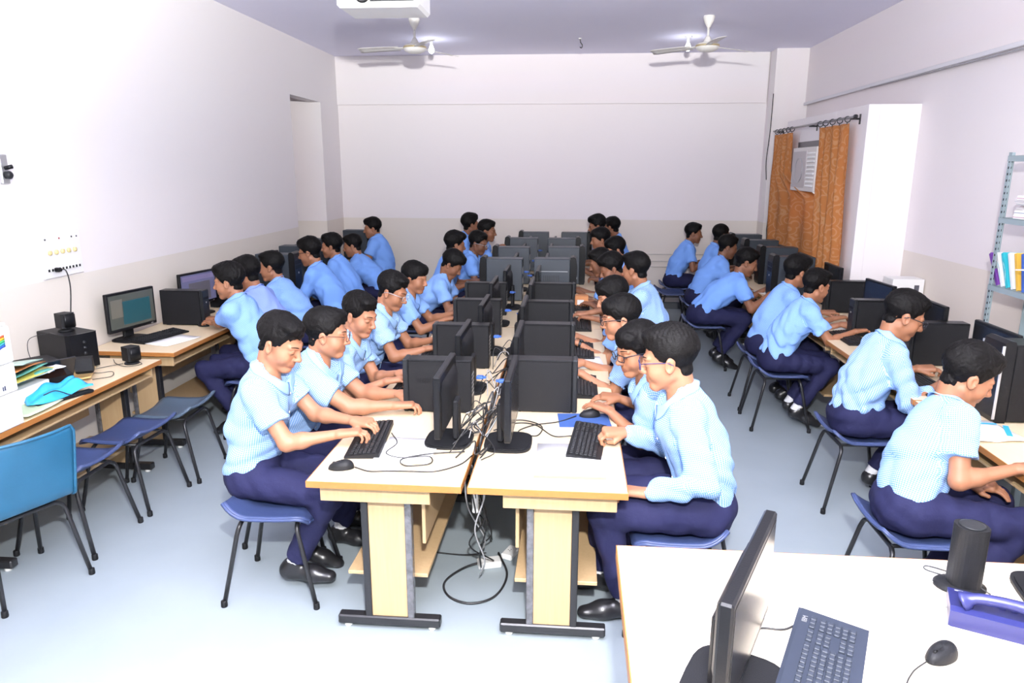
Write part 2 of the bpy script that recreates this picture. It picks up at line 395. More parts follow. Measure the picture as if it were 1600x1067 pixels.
def face_bits(P, Q, MI, c, R, sc, look):
    """eyes, lash lines and eyebrows laid on the face: arrays appended to the skin mesh"""
    s = sc*HS; vs = []; fs = []; ms = []
    def patch(fn, nu, nv, m):
        n0 = len(P)+len(vs)
        for i in range(nu):
            for j in range(nv): vs.append(c + R @ (V3(*fn(i/(nu-1), j/(nv-1)))*s))
        for i in range(nu-1):
            for j in range(nv-1): fs.append((n0+i*nv+j, n0+(i+1)*nv+j, n0+(i+1)*nv+j+1, n0+i*nv+j+1)); ms.append(m(i/(nu-2), j/(nv-2)) if callable(m) else m)
    top, bot = (.10, -.42) if look == 'open' else (-.30, -.52)
    for g in (-1, 1):
        def eye(u, v, g=g, r=1.035):
            az = (u-.5)*1.7; w = math.sin(PI*min(max(u, .02), .98))**.6; el = (top+bot)/2+(v-.5)*(top-bot)*w
            return .074+.0155*r*math.cos(el)*math.cos(az), g*.032+.0165*r*math.cos(el)*math.sin(az)*1, -.001+.0135*r*math.sin(el)
        patch(eye, 11, 6, (lambda u, v: 2 if abs(u-.5) < .2 else 1) if look == 'open' else 2)
        def lash(u, v, g=g):
            az = (u-.5)*1.8; w = math.sin(PI*min(max(u, .02), .98))**.6; el = (top+bot)/2+.5*(top-bot)*w+(v-.4)*.16; r = 1.06
            return .074+.0155*r*math.cos(el)*math.cos(az), g*.032+.0165*r*math.cos(el)*math.sin(az), -.001+.0135*r*math.sin(el)
        patch(lash, 11, 4, 4)
        def brow(u, v, g=g):
            y = .013+u*.036; x = .0955-.0012*u-14.5*(y-.008)**2*.75; t = .0032*(1-.5*u)*(.6+.4*min(1, u*4))
            return x+.0015*math.sin(PI*v), g*y, .0225+.0045*math.sin(u*2.6)+(v-.5)*2*t
        patch(brow, 8, 4, 4)
    return np.concatenate([P, np.array(vs)]), np.concatenate([Q, np.array(fs)]), np.concatenate([MI, np.array(ms)])
PEOPLE = {}
def person(label, head, headz_yaw_pitch=(0, .25), yaw=0., hands=None, sleeve='short', hair=('short', 1), skin='skin_mid', shirt='check', res=1.0,
           size=1.0, plump=.0, glasses=None, look='down', hip=None, knee=None, ankles=None, watch=None, build=1.0, poses=('type', 'type'), belt=False, hroll=0., seat=.455, placket=True, badge=False, tuck=.10, lean_side=0.):
    """a seated figure. head: world centre of the head, yaw: way the body faces, hands: world wrist points (left, right)"""
    cy, sy = math.cos(yaw), math.sin(yaw); fw = V3(cy, sy, 0); lf = V3(-sy, cy, 0)
    sz = size; hw = V3(*head); hy, hp = headz_yaw_pitch
    Rh = rotm(hy, hp, hroll)
    zh = seat+.095*sz
    # head centre -> neck base -> shoulder centre, all in the body's own frame with the hips at the origin
    nk = -(.180*sz)
    S_off = V3(-.055-.05*math.sin(min(hp, .6)), 0, nk)*1.0; S_off[0] *= sz
    Sz = head[2]+S_off[2]; L = .465*sz; dz = Sz-zh
    if dz > L*.985: zh = Sz-L*.985; dz = L*.985
    off = math.sqrt(max(L*L-dz*dz, 0))
    if hip is None:
        hipw = hw + fw*(S_off[0]-off); hipw[2] = zh
    else: hipw = V3(hip[0], hip[1], zh)
    def loc(p): d = np.asarray(p, float)-V3(hipw[0], hipw[1], 0); return V3(d @ fw, d @ lf, d[2])
    hc = loc(hw); H = V3(0, 0, zh); S = hc + S_off
    if lean_side: S[1] -= lean_side
    sp = nrm(S-H); up = V3(0, 0, 1); front = nrm(V3(1, 0, 0)-sp*sp[0])
    side = nrm(np.cross(sp, front)); mid = H+(S-H)*.5 - front*.03*sz     # a slightly rounded back
    tw = math.atan2(0, 1)
    sh = [S + side*g*.152*sz*build**.5 - sp*.015*sz + front*.005 for g in (1, -1)]       # left, right
    al1, al2 = .265*sz, .235*sz
    tl = [loc(p) if p is not None else None for p in (hands or (None, None))]
    for i, g in enumerate((1, -1)):
        if tl[i] is None: tl[i] = V3(S[0]+.24, g*.10, .80)
    el = []; wr = []
    for i, g in enumerate((1, -1)):
        e, w = ik(sh[i], tl[i], al1, al2, V3(-.55, g*.42, -.85)); el.append(e); wr.append(w)
    hipj = [V3(.01, g*.085*sz, zh-.005) for g in (1, -1)]
    kn = []
    an = []
    for i, g in enumerate((1, -1)):
        k_ = loc(knee[i]) if knee else V3(.40*sz, g*.105*sz, max(.50*sz, zh-.035))
        k_ = hipj[i]+nrm(k_-hipj[i])*.405*sz; kn.append(k_)
        a_ = loc(ankles[i]) if ankles else V3(k_[0]-tuck, g*.095*sz, .10)
        d = a_-k_; l = np.linalg.norm(d); 
        an.append(k_+d/l*min(max(l, .34*sz), .42*sz))
    near = res <= 1.0
    hb, hf = (.0135, .0046) if near else (.019*res/1.3, .0085*res/1.3)
    # --- the body: head, neck, trunk core, arms, hands in one field
    ptsA = np.array([hc+.16, hc-.17, H-.1, *sh, *el, *wr, *[w+nrm(w-e)*.2 for w, e in zip(wr, el)]])
    lo, hi = ptsA.min(0)-.06, ptsA.max(0)+.06
    Rd = []
    for i, g in enumerate((1, -1)):
        d = wr[i]-el[i]; d = nrm(V3(d[0], d[1], d[2]*.3)); d = nrm(d*.75+V3(1, -g*.0, -.02)*.25) if hands else d
        if poses[i] != 'rest': d = nrm(V3(d[0], d[1], min(max(d[2], -.10), .1)))
        n_ = nrm(V3(0, -g*.10, 1)-d*(V3(0, -g*.10, 1) @ d)); Rd.append(np.stack([d, np.cross(n_, d), n_], 1))
    fine = [[], [], []]
    hr = (.155*sz, .13*sz, .16*sz)
    for a in range(3): fine[a].append((hc[a]-hr[a], hc[a]+hr[a]))
    for i in (0, 1):
        tip = wr[i]+Rd[i][:, 0]*.175*sz; m = V3(.05, .05, .045)*sz
        for a in range(3): fine[a].append((min(wr[i][a], tip[a])-m[a], max(wr[i][a], tip[a])+m[a]))
    F = Field([axis_grid(lo[a], hi[a], hb, sorted(fine[a]), hf) for a in range(3)])
    nb = S + sp*.050*sz - front*.004*sz; nt = hc + Rh @ V3(-.034, 0, -.060)*sz
    F.cone(H, mid-front*.01, .06*sz, .065*sz, 0); F.cone(mid-front*.01, S-sp*.06*sz, .065*sz, .07*sz, .02); F.cone(sh[0], sh[1], .038*sz, .038*sz, .03)
    for i in (0, 1):
        F.cone(sh[i], el[i], .043*sz*build, .037*sz*build, .02)
        m_ = el[i]+(wr[i]-el[i])*.28; F.cone(el[i], m_, .036*sz*build, .0375*sz*build, .02); F.cone(m_, wr[i], .0375*sz*build, .0235*sz, .02, n=Rd[i][:, 2], q=.86)
    F.cone(nb-sp*.03*sz, nt, .058*sz*build**.5, .050*sz*build**.5, .014); F.cone(S-sp*.03*sz, nb-sp*.03*sz, .075*sz, .055*sz, .03)
    for i, g in enumerate((1, -1)): hand_field(F, wr[i], Rd[i], g, poses[i], sz*.98)
    head_field(F, hc, Rh, sz, plump)
    P, Q = F.mesh(); MI = np.zeros(len(Q), int)
    lc = ((P[Q].mean(1)-hc) @ Rh)/(sz*HS)
    lip = (lc[:, 0] > .074) & (np.abs(lc[:, 1]) < .025*(1-((lc[:, 2]+.0693)/.0125)**2)); MI[lip] = 3
    if near or look == 'open': P, Q, MI = face_bits(P, Q, MI, hc, Rh, sz, look)
    me = np_mesh('person', P, Q, [MATS[skin], MATS['eye_white'], MATS['iris'], MATS['lip_'+skin[5:]], MATS['hair']], MI)
    body = new_obj('person', me); body.location = (hipw[0], hipw[1], 0); body.rotation_euler = (0, 0, yaw)
    tag(body, label, 'person', 'pupils in blue shirts at the computers')
    # --- shirt
    hs = .0095 if near else .0165*res/1.3
    fr = .62 if sleeve == 'short' else (1.55 if sleeve == 'elbow' else 1.93)
    ends = []
    for i in (0, 1):
        if fr <= 1: e_ = sh[i]+(el[i]-sh[i])*fr
        else: e_ = el[i]+(wr[i]-el[i])*(fr-1)
        ends.append(e_)
    pa = np.array([S+.16, S-.16, H-.09, *sh, *el, *ends]); lo, hi = pa.min(0)-.13, pa.max(0)+.13
    F = Field([axis_grid(lo[a], hi[a], hs) for a in range(3)])
    bw = build
    hem = H - sp*.012
    F.cone(hem-sp*.02, mid, .158*sz*bw, .148*sz*bw, 0, front, .74); F.cone(mid, S-sp*.10*sz, .146*sz*bw, .158*sz*bw, .05, front, .74); F.cone(S-sp*.11*sz, S-sp*.055*sz, .155*sz*bw, .135*sz*bw, .05, front, .68)
    F.cone(sh[0]-side*.015, sh[1]+side*.015, .056*sz, .056*sz, .05); F.cone(S-sp*.04*sz-front*.012*sz, nb-sp*.020*sz-front*.004*sz, .088*sz, .066*sz, .04)
    cuff = .064 if sleeve == 'short' else .052
    for i in (0, 1):
        F.cone(sh[i], el[i] if fr > 1 else ends[i], .056*sz*bw**.5, (cuff+.002)*sz*bw**.5, .04, flat=fr <= 1)
        if fr > 1: F.cone(el[i], ends[i], .053*sz*bw**.5, (.040 if fr < 1.9 else .036)*sz, .03, flat=True)
    X, Y, Z = F.pts((slice(None),)*3); rg = random.Random(label)
    fold = 0
    for q_ in range(4):
        v = nrm(V3(rg.uniform(-1, 1), rg.uniform(-1, 1), rg.uniform(.2, 1.2))); w_ = nrm(V3(rg.uniform(-1, 1), rg.uniform(-1, 1), rg.uniform(-1, 1))); f_ = rg.uniform(42, 85)/sz
        fold = fold + (1-2*np.abs(np.sin(.5*(f_*(X*v[0]+Y*v[1]+Z*v[2])+2.4*np.sin(13*(X*w_[0]+Y*w_[1]+Z*w_[2])+q_)))))*.0056
    F.F += (fold*np.clip(1.35-(Z-H[2])/.45, .35, 1.15)).astype(np.float32)
    cn = nrm(sp*.86+front*.51); cf = nrm(front-cn*(front @ cn)); F.cone(nb-sp*.022*sz+cf*.016*sz, nb+cn*.10*sz+cf*.035*sz, .060*sz, .088*sz, .004, op='sub')
    F.cut(hem+sp*.008, -sp)
    P, Q = F.mesh()
    # cloth UVs: around and along the trunk or the sleeve
    cen = P[Q].mean(1); segs = [(H, S, .15, side, front)]+[(sh[i], el[i], .075, None, None) for i in (0, 1)]+([(el[i], wr[i], .06, None, None) for i in (0, 1)] if fr > 1 else [])
    best = np.full(len(Q), 9.); bi = np.zeros(len(Q), int)
    for j, (a, b, r, _, _) in enumerate(segs):
        ab = b-a; t = np.clip((cen-a) @ ab/(ab @ ab), 0, 1); d = np.linalg.norm(cen-a-t[:, None]*ab, axis=1)/r; m = d < best; best[m] = d[m]; bi[m] = j
    UV = np.zeros((len(Q), 4, 2)); fn = np.cross(P[Q[:, 2]]-P[Q[:, 0]], P[Q[:, 3]]-P[Q[:, 1]]); fn /= np.linalg.norm(fn, axis=1)[:, None]+1e-9
    for j, (a, b, r, u_, v_) in enumerate(segs):
        m = bi == j
        if not m.any(): continue
        ab = nrm(b-a)
        if u_ is None: v_ = nrm(np.cross(ab, V3(.3, .2, 1))); u_ = np.cross(v_, ab)
        p = P[Q[m]]-a; ang = np.arctan2(p @ u_, -(p @ v_)); a0 = ang[:, :1]; ang = a0+(ang-a0+PI) % (2*PI)-PI
        UV[m, :, 0] = ang*r*.9; UV[m, :, 1] = p @ ab
        mm = m & (np.abs(fn @ ab) > .55); p = P[Q[mm]]-a
        UV[mm, :, 0] = p @ (side if j == 0 else u_); UV[mm, :, 1] = p @ (front if j == 0 else v_)
    shirt_o = new_obj('shirt', np_mesh('shirt', P, Q, [MATS[shirt]], None, UV), body)
    # --- collar, folded over, with two points in front
    bvh = BVHTree.FromPolygons(P.tolist(), Q.tolist())
    Cm = MB(); bx = nb - sp*.024*sz; cb = build**.5
    def col(u, v):
        th = (u-.5)*2*(PI-.10); fa = abs(u-.5)*2            # 0 at the nape, 1 at the front opening
        c_, s_ = -math.cos(th), math.sin(th); dip = .016*fa*fa
        if v < .3: t = v/.3; rr = .066-.002*t; hz_ = -.012+.050*t-dip*t
        else:
            t = (v-.3)/.7; pt = max(0, (fa-.62)/.38)**1.3; rr = .064+.006*min(1, t*4)+.018*t+.004*t*pt; hz_ = .038-dip+.003*math.sin(PI*min(1, t*3))-t*(.038+.034*pt)
        p = bx + side*s_*rr*sz*1.06*cb + cf*(c_*rr*1.10+.004)*sz*cb + cn*hz_*sz
        if v > .3:
            dr = nrm((side*s_+cf*c_)*.62+cn*.78); q, nn, _, _ = bvh.ray_cast(Vector(p+dr*.16), Vector(-dr), .26)
            if q is not None:
                dd = (p-np.array(q)) @ dr
                if dd < .007: p = p+dr*(.007-dd)
        return p
    Cm.sheet(col, 35, 9, .0035); Cm.build('collar', MATS[shirt+'_plain'], body)
    if near and placket:
        Pm = MB(); rows = []
        for k_ in range(15):
            t_ = k_/14; o_ = hem+sp*.03+(nb-sp*.06*sz-hem-sp*.03)*t_; row = []
            for w_ in (-.5, -.25, .25, .5):
                q, nn, _, _ = bvh.ray_cast(Vector(o_+side*w_*.034+front*.30), Vector(-front), .5)
                row.append(q+nn*.0022 if q is not None else None)
            if None not in row: rows.append(row)
        if len(rows) > 3:
            Pm.add([p for r_ in rows for p in r_], [(a_*4+c_, a_*4+c_+1, a_*4+c_+5, a_*4+c_+4) for a_ in range(len(rows)-1) for c_ in range(3)], True); pl = Pm.build('placket', MATS[shirt+'_plain'], body)
            for a_ in range(1, len(rows)-1, 3):
                c_ = (rows[a_][1]+rows[a_][2])/2; Bm = MB(); Bm.lathe([(.0055, 0), (.0055, .003), (.004, .0035), (.0, .003)], tuple(c_), 10, Matrix(np.stack([side, sp, front], 1).tolist())); Bm.build('button', MATS['sock'], pl)
    if badge:
        for k_, (dx, dz) in enumerate(((0, 0), (.0, -.018))):
            o_ = S-sp*.17*sz+side*(-.075+dx)*sz+sp*dz; q, nn, _, _ = bvh.ray_cast(Vector(o_+front*.3), Vector(-front), .5)
            if q is not None:
                Bm = MB(); Bm.box((0, 0, 0), ((.030, .007, .002), (.012, .012, .002))[k_], .0006, Matrix(np.stack([side, sp, front], 1).tolist())); o2 = Bm.build('badge', MATS['badge'], body); o2.location = q+nn*.002
    # --- trousers
    ht = .0105 if near else .018*res/1.3
    pa = np.array([H, *kn, *an]); lo, hi = pa.min(0)-.19, pa.max(0)+.15
    F = Field([axis_grid(lo[a], hi[a], ht) for a in range(3)])
    F.cone(H+V3(-.01, .05, -.005)*sz, H+V3(-.01, -.05, -.005)*sz, .112*sz*bw, .112*sz*bw, 0, V3(0, 0, 1), .9); F.cone(H, H+sp*.05, .148*sz*bw, .148*sz*bw, .04, front, .74)
    for i in (0, 1):
        F.cone(hipj[i], kn[i], .090*sz*bw, .066*sz*bw, .035); F.cone(kn[i], an[i]-nrm(an[i]-kn[i])*.025, .064*sz*bw, .052*sz, .02, flat=True)
    X, Y, Z = F.pts((slice(None),)*3); fold = 0
    for q_ in range(3):
        v = nrm(V3(rg.uniform(-1, 1), rg.uniform(-.5, .5), rg.uniform(-1, 1))); f_ = rg.uniform(45, 80)
        fold = fold+(1-2*np.abs(np.sin(.5*(f_*(X*v[0]+Y*v[1]+Z*v[2])+2*np.sin(11*X+9*Y+q_)))))*.0028
    F.F += fold.astype(np.float32)
    F.cut(H+V3(0, 0, -.088*sz), V3(0, 0, -1), V3(lo[0], lo[1], H[2]-.25), V3(.07, hi[1], H[2]+.02))
    P, Q = F.mesh(); new_obj('trousers', np_mesh('trousers', P, Q, [MATS['navy']]), body)
    if belt:
        Bm = MB()
        def bl(u, v):
            th = u*2*PI; b_ = hem+sp*.038+sp*(v-.5)*.028
            return b_+side*math.sin(th)*.166*sz*bw+front*math.cos(th)*.166*.74*sz*bw
        Bm.grid(bl, 28, 3, True, True); Bm.build('belt', MATS['belt'], body)
    # --- shoes and socks
    for i, g in enumerate((1, -1)):
        o = new_obj('shoe', SHOE, body); o.location = (an[i][0], an[i][1], an[i][2]-.10 if an[i][2] > .11 else 0); o.scale = (sz,)*3
        o.rotation_euler = (0, .0 if an[i][2] < .14 else .35, g*.12)
        if near or ankles:
            Sm = MB(); a_ = nrm(an[i]-kn[i]); Sm.tube([an[i]-a_*.06, an[i]-a_*.02, an[i]+a_*.02, V3(an[i][0], an[i][1], an[i][2]-.045)], [.040*sz, .040*sz, .039*sz, .038*sz], 12); Sm.build('sock', MATS['sock'], body)
    # --- hair
    key = (hair[0], hair[1], near)
    if key not in HAIR: HAIR[key] = hair_mesh(hair[0], hair[1], .0046 if near else .008)
    o = new_obj('hair', HAIR[key], body); M4 = Matrix([[*(Rh[r]*sz), hc[r]] for r in range(3)]+[[0, 0, 0, 1]]); o.matrix_basis = M4
    if glasses:
        o = new_obj('spectacles', specs_mesh(glasses), body); o.matrix_basis = M4
    if watch is not None:
        i = watch; a_ = nrm(wr[i]-el[i]); Wm = MB(); b_ = wr[i]-a_*.03; n_ = Rd[i][:, 2]; u_ = np.cross(n_, a_)
        Wm.grid(lambda u, v: b_+a_*(v-.5)*.02+(u_*math.sin(u*2*PI)*.034+n_*math.cos(u*2*PI)*.031)*sz, 20, 3, True, True)
        Wm.lathe([(.018, 0), (.019, .004), (.016, .009), (.0, .009)], tuple(b_+n_*.028*sz), 14, Matrix(np.stack([a_, u_, n_], 1).tolist())); Wm.build('wristwatch', MATS['black_gloss'], body)
    return body
HAIR = {}
SPECS = {}
def specs_mesh(kind):
    if kind in SPECS: return SPECS[kind]
    m = MB(); s = HS; r = .0017 if kind != 'black' else .0023
    for g in (-1, 1):
        pts = []
        for k in range(17):
            a = 2*PI*k/16; cx, cz = math.cos(a), math.sin(a); e = .5
            x = math.copysign(abs(cx)**e, cx)*.024; z = math.copysign(abs(cz)**e, cz)*.0165
            y = g*.034+x; pts.append(V3(.112-4.0*max(0, abs(y)-.012)**2, y, -.002+z)*s)
        m.tube(pts, r*s, 6, False)
        m.tube([V3(.1, g*.058, .006)*s, V3(.05, g*.0755, .008)*s, V3(.0, g*.083, .006)*s, V3(-.022, g*.0845, -.006)*s], r*s, 6)
    m.tube([V3(.1115, -.012, .002)*s, V3(.1155, 0, .005)*s, V3(.1115, .012, .002)*s], r*s, 6)
    SPECS[kind] = m.mesh('spectacles', MATS['specs_'+kind]); return SPECS[kind]
def make_shoe():
    ax = [np.arange(-.10, .24, .008), np.arange(-.07, .071, .008), np.arange(-.02, .14, .008)]; F = Field(ax)
    F.cone((-.035, 0, .045), (.09, 0, .038), .040, .042, 0, V3(0, 1, 0), .95); F.cone((.09, 0, .034), (.165, -.0, .028), .044, .034, .03, V3(0, 0, 1), .8); F.cone((-.03, 0, .05), (-.005, 0, .095), .042, .041, .03)
    F.cut((0, 0, .105), (-.1, 0, 1)); F.cut((0, 0, .004), (0, 0, -1))
    P, Q = F.mesh(); return np_mesh('shoe', P, Q, [MATS['shoe']])
# cloth, skin and hair
check_mat('check', (.10, .28, .68), (.58, .72, .88), .8)
mat('check_plain', (.30, .48, .76), .85, spec=.15)
check_mat('fine', (.13, .32, .80), (.42, .60, .93), .6); mat('fine_plain', (.24, .43, .85), .85, spec=.15)
mat('plain', (.20, .39, .87), .85, spec=.15, bump=.15, bscale=60); mat('plain_plain', (.22, .42, .89), .85, spec=.15)
mat('lilac', (.27, .38, .82), .85, spec=.15, bump=.15, bscale=60); mat('lilac_plain', (.27, .39, .84), .85, spec=.15)
mat('navy', (.0145, .0155, .053), .8, spec=.2, bump=.2, bscale=50, var=.15)
mat('sock', (.82, .82, .84), .9, bump=.3, bscale=120); mat('shoe', (.012, .012, .014), .32)
for n, c in (('light', (.375, .170, .095)), ('mid', (.315, .137, .072)), ('dark', (.235, .100, .053)), ('deep', (.18, .078, .043))):
    m = mat('skin_'+n, c, .52, spec=.4, bump=.04, bscale=180, var=.06, vscale=25); nodes_of(m)[1].inputs['Subsurface Weight'].default_value = .08; nodes_of(m)[1].inputs['Subsurface Radius'].default_value = (.012, .005, .003)
    mat('lip_'+n, (c[0]*.82, c[1]*.62, c[2]*.66), .45)
mat('eye_white', (.75, .73, .70), .25); mat('iris', (.018, .010, .007), .2)
m = mat('hair', (.0035, .003, .003), .55, spec=.13); nt, b = nodes_of(m)
tc = nt.nodes.new('ShaderNodeTexCoord'); mp = nt.nodes.new('ShaderNodeMapping'); mp.inputs['Scale'].default_value = (40, 190, 60)
n = nt.nodes.new('ShaderNodeTexNoise'); n.inputs['Scale'].default_value = 3; bp = nt.nodes.new('ShaderNodeBump'); bp.inputs['Strength'].default_value = .5; bp.inputs['Distance'].default_value = .004
nt.links.new(tc.outputs['Object'], mp.inputs[0]); nt.links.new(mp.outputs[0], n.inputs['Vector']); nt.links.new(n.outputs[0], bp.inputs['Height']); nt.links.new(bp.outputs[0], b.inputs['Normal'])
mat('badge', (.55, .02, .05), .6); mat('belt', (.02, .02, .03), .4); mat('black_gloss', (.012, .012, .013), .25)
mat('specs_black', (.012, .012, .02), .25); mat('specs_brown', (.09, .03, .015), .3); mat('specs_blue', (.03, .03, .12), .3); mat('specs_silver', (.5, .55, .6), .3, .6)
SHOE = make_shoe()
# ------------------------------------------------------------------ the room
XL, XR, YB, YF, ZC = -3.40, 3.00, 10.55, -2.6, 3.51
DADO = 1.28
def wall_mat(name, up, low, zcut):
    m = mat(name, up, .75, bump=.05, bscale=25); nt, b = nodes_of(m)
    g = nt.nodes.new('ShaderNodeNewGeometry'); sp = nt.nodes.new('ShaderNodeSeparateXYZ'); nt.links.new(g.outputs['Position'], sp.inputs[0])
    lt = nt.nodes.new('ShaderNodeMath'); lt.operation = 'LESS_THAN'; lt.inputs[1].default_value = zcut; nt.links.new(sp.outputs[2], lt.inputs[0])
    n = nt.nodes.new('ShaderNodeTexNoise'); n.inputs['Scale'].default_value = 1.3; n.inputs['Detail'].default_value = 5
    mx = nt.nodes.new('ShaderNodeMix'); mx.data_type = 'RGBA'; mx.inputs[6].default_value = (*up, 1); mx.inputs[7].default_value = (*low, 1)
    nt.links.new(lt.outputs[0], mx.inputs[0]); m2 = nt.nodes.new('ShaderNodeMix'); m2.data_type = 'RGBA'; m2.blend_type = 'MULTIPLY'; m2.inputs[0].default_value = .10
    nt.links.new(mx.outputs[2], m2.inputs[6]); nt.links.new(n.outputs[1], m2.inputs[7]); nt.links.new(m2.outputs[2], b.inputs['Base Color']); return m
WALL = wall_mat('wall_paint', (.88, .825, .835), (.80, .735, .67), DADO)
BAY = mat('bay_paint', (.88, .835, .85), .75, bump=.05, bscale=25)
CEIL = mat('ceiling_paint', (.84, .83, 1.0), .8, bump=.04, bscale=18, var=.03, vscale=1.2)
m = mat('floor_sheet', (.335, .39, .425), .42, var=.12, vscale=2.2, bump=.02, bscale=60)
nt, b = nodes_of(m)
FLOORM = m
DARKBASE = mat('skirting_paint', (.10, .11, .13), .5)
def struct(mb, name, m, parent=None):
    o = mb.build(name, m, parent)
    if parent is None: o['kind'] = 'structure'
    return o
b = MB(); b.bb(XL-.3, XR+.3, YF, YB+.3, -.1, 0, 0); struct(b, 'floor', FLOORM)
b = MB(); b.bb(XL-.3, XR+.3, YF, YB+.3, ZC, ZC+.15, 0); struct(b, 'ceiling', CEIL)
# left wall with a deep door recess near the far end
RY0, RY1, RZ = 8.76, 9.82, 2.84
b = MB(); b.bb(XL-.15, XL, YF, RY0, 0, ZC, 0); b.bb(XL-.15, XL, RY1, YB, 0, ZC, 0); b.bb(XL-.15, XL, RY0, RY1, RZ, ZC, 0)
b.bb(XL-.95, XL-.15, RY1, RY1+.15, 0, ZC, 0); b.bb(XL-.95, XL-.15, RY0-.15, RY0, 0, ZC, 0); b.bb(XL-1.1, XL-.95, RY0-.2, RY1+.2, 0, ZC, 0); b.bb(XL-.95, XL-.15, RY0, RY1, RZ+.12, RZ+.2, 0)
struct(b, 'wall_left', WALL)
b = MB(); b.bb(XL, XR, YB, YB+.15, 0, ZC, 0); struct(b, 'wall_back', WALL)
b = MB(); b.bb(XL, 2.545, YB-.035, YB, 2.86, ZC, .004); struct(b, 'beam', WALL)
b = MB(); b.bb(XR, XR+.15, YF, YB, 0, ZC, 0); struct(b, 'wall_right', WALL)
b = MB(); b.bb(2.56, XR, 10.22, YB, 0, ZC, .004); struct(b, 'pillar', WALL)
b = MB(); b.bb(XR-.03, XR, YF, 10.22, 2.82, ZC, .004); struct(b, 'beam', WALL)
# boxed-out bay on the right wall that carries the window
b = MB()
WY0, WY1, WZ0, WZ1 = 7.72, 8.84, 1.36, 2.26
bx0, by0, by1, bz = 2.555, 6.90, 9.42, 2.55
b.bb(bx0, bx0+.10, by0, WY0, 0, bz, .003); b.bb(bx0, bx0+.10, WY1, by1, 0, bz, .003); b.bb(bx0, bx0+.10, WY0, WY1, 0, WZ0, .003); b.bb(bx0, bx0+.10, WY0, WY1, WZ1, bz, .003)
b.bb(bx0+.10, XR, by0, by0+.10, 0, bz, .0); b.bb(bx0+.10, XR, by1-.10, by1, 0, bz, 0); b.bb(bx0+.10, XR, by0+.1, by1-.1, bz-.1, bz, 0)
struct(b, 'wall_bay', BAY)
b = MB(); b.bb(XL, XR, YF-.15, YF, 0, .95, 0); b.bb(XL, XR, YF-.15, YF, 2.95, ZC, 0)
for x in (XL+.1, -1.2, .9, XR-.1): b.bb(x-.12, x+.12, YF-.15, YF, .95, 2.95, 0)
struct(b, 'wall_front', WALL)
for nm, args in (('baseboard_back', (XL, XR, YB-.012, YB, 0, .10)), ('baseboard_left', (XL, XL+.012, YF, RY0, 0, .10)), ('baseboard_right', (XR-.012, XR, YF, 6.9, 0, .10))):
    b = MB(); b.bb(*args, .002); struct(b, nm, DARKBASE)
# cable duct running along the right wall under the beam
b = MB(); b.bb(XR-.055, XR-.03, 1.0, 10.2, 2.80, 2.835, .004); struct(b, 'trim_1', mat('duct', (.70, .69, .72), .5))
b = MB(); b.tube(curve_pts([(XR-.06, 1.0, 2.74), (XR-.05, 3, 2.755), (XR-.06, 4.5, 2.77), (XR-.05, 6.5, 2.79), (XR-.05, 8, 2.80)], 6), .006, 6); struct(b, 'trim_2', mat('cable_grey', (.35, .35, .37), .5))
b = MB()
for z in (.62, .70, .80): b.tube([(XL+1.6, YB-.012, z), (0, YB-.012, z-.01), (2.4, YB-.012, z)], .006, 6)
struct(b, 'trim_3', mat('cable_cream', (.62, .58, .55), .5))

# ------------------------------------------------------------------ materials for furniture
TOP = wood_mat('desk_laminate', (.80, .67, .48), (.74, .59, .39), 'Y', .38)
PANEL = wood_mat('desk_panel', (.54, .385, .215), (.45, .30, .155), 'Z', .45)
EDGE = wood_mat('desk_edge', (.42, .17, .04), (.33, .13, .035), 'Y', .45)
STEEL = mat('black_steel', (.014, .014, .016), .38, spec=.5, bump=.05, bscale=60)
TAPE = mat('shiny_tape', (.10, .10, .11), .16, spec=.9, bump=1.0, bscale=38, var=.9, vscale=30)
TAPEF = mat('torn_tape', (.10, .10, .10), .3, bump=.6, bscale=60)
PLAST = mat('black_plastic', (.006, .0063, .0075), .34, spec=.22, bump=.06, bscale=240)
PLASTM = mat('matt_black_plastic', (.010, .0104, .012), .5, spec=.2, bump=.1, bscale=300)
GREYT = mat('grey_blue_case', (.028, .037, .049), .42, bump=.05, bscale=200)
BEZ = mat('bezel_grey', (.016, .0175, .02), .34, spec=.28)
SILV = mat('silver_trim', (.55, .56, .58), .28, .7)
KEY = mat('key_plastic', (.012, .0125, .014), .5, spec=.25)
KEYG = mat('grey_key_plastic', (.028, .034, .048), .5, spec=.2)
SCRN = mat('screen_off', (.010, .010, .011), .22, spec=.3)
WHITE = mat('paper_white', (.88, .88, .87), .7); SOFTW = mat('white_plastic', (.84, .84, .83), .35)
BLUEP = mat('stool_blue', (.040, .060, .150), .42, bump=.05, bscale=90, var=.12, vscale=9)
TURQ = mat('chair_turquoise', (.018, .105, .195), .36, bump=.04, bscale=90, var=.15, vscale=7)
SLATE = mat('stool_slate', (.065, .095, .135), .42, bump=.05, bscale=90)
VGA = mat('vga_blue', (.035, .11, .42), .4); CABLE = mat('cable_black', (.016, .016, .017), .45); CABW = mat('cable_white', (.36, .36, .37), .45)

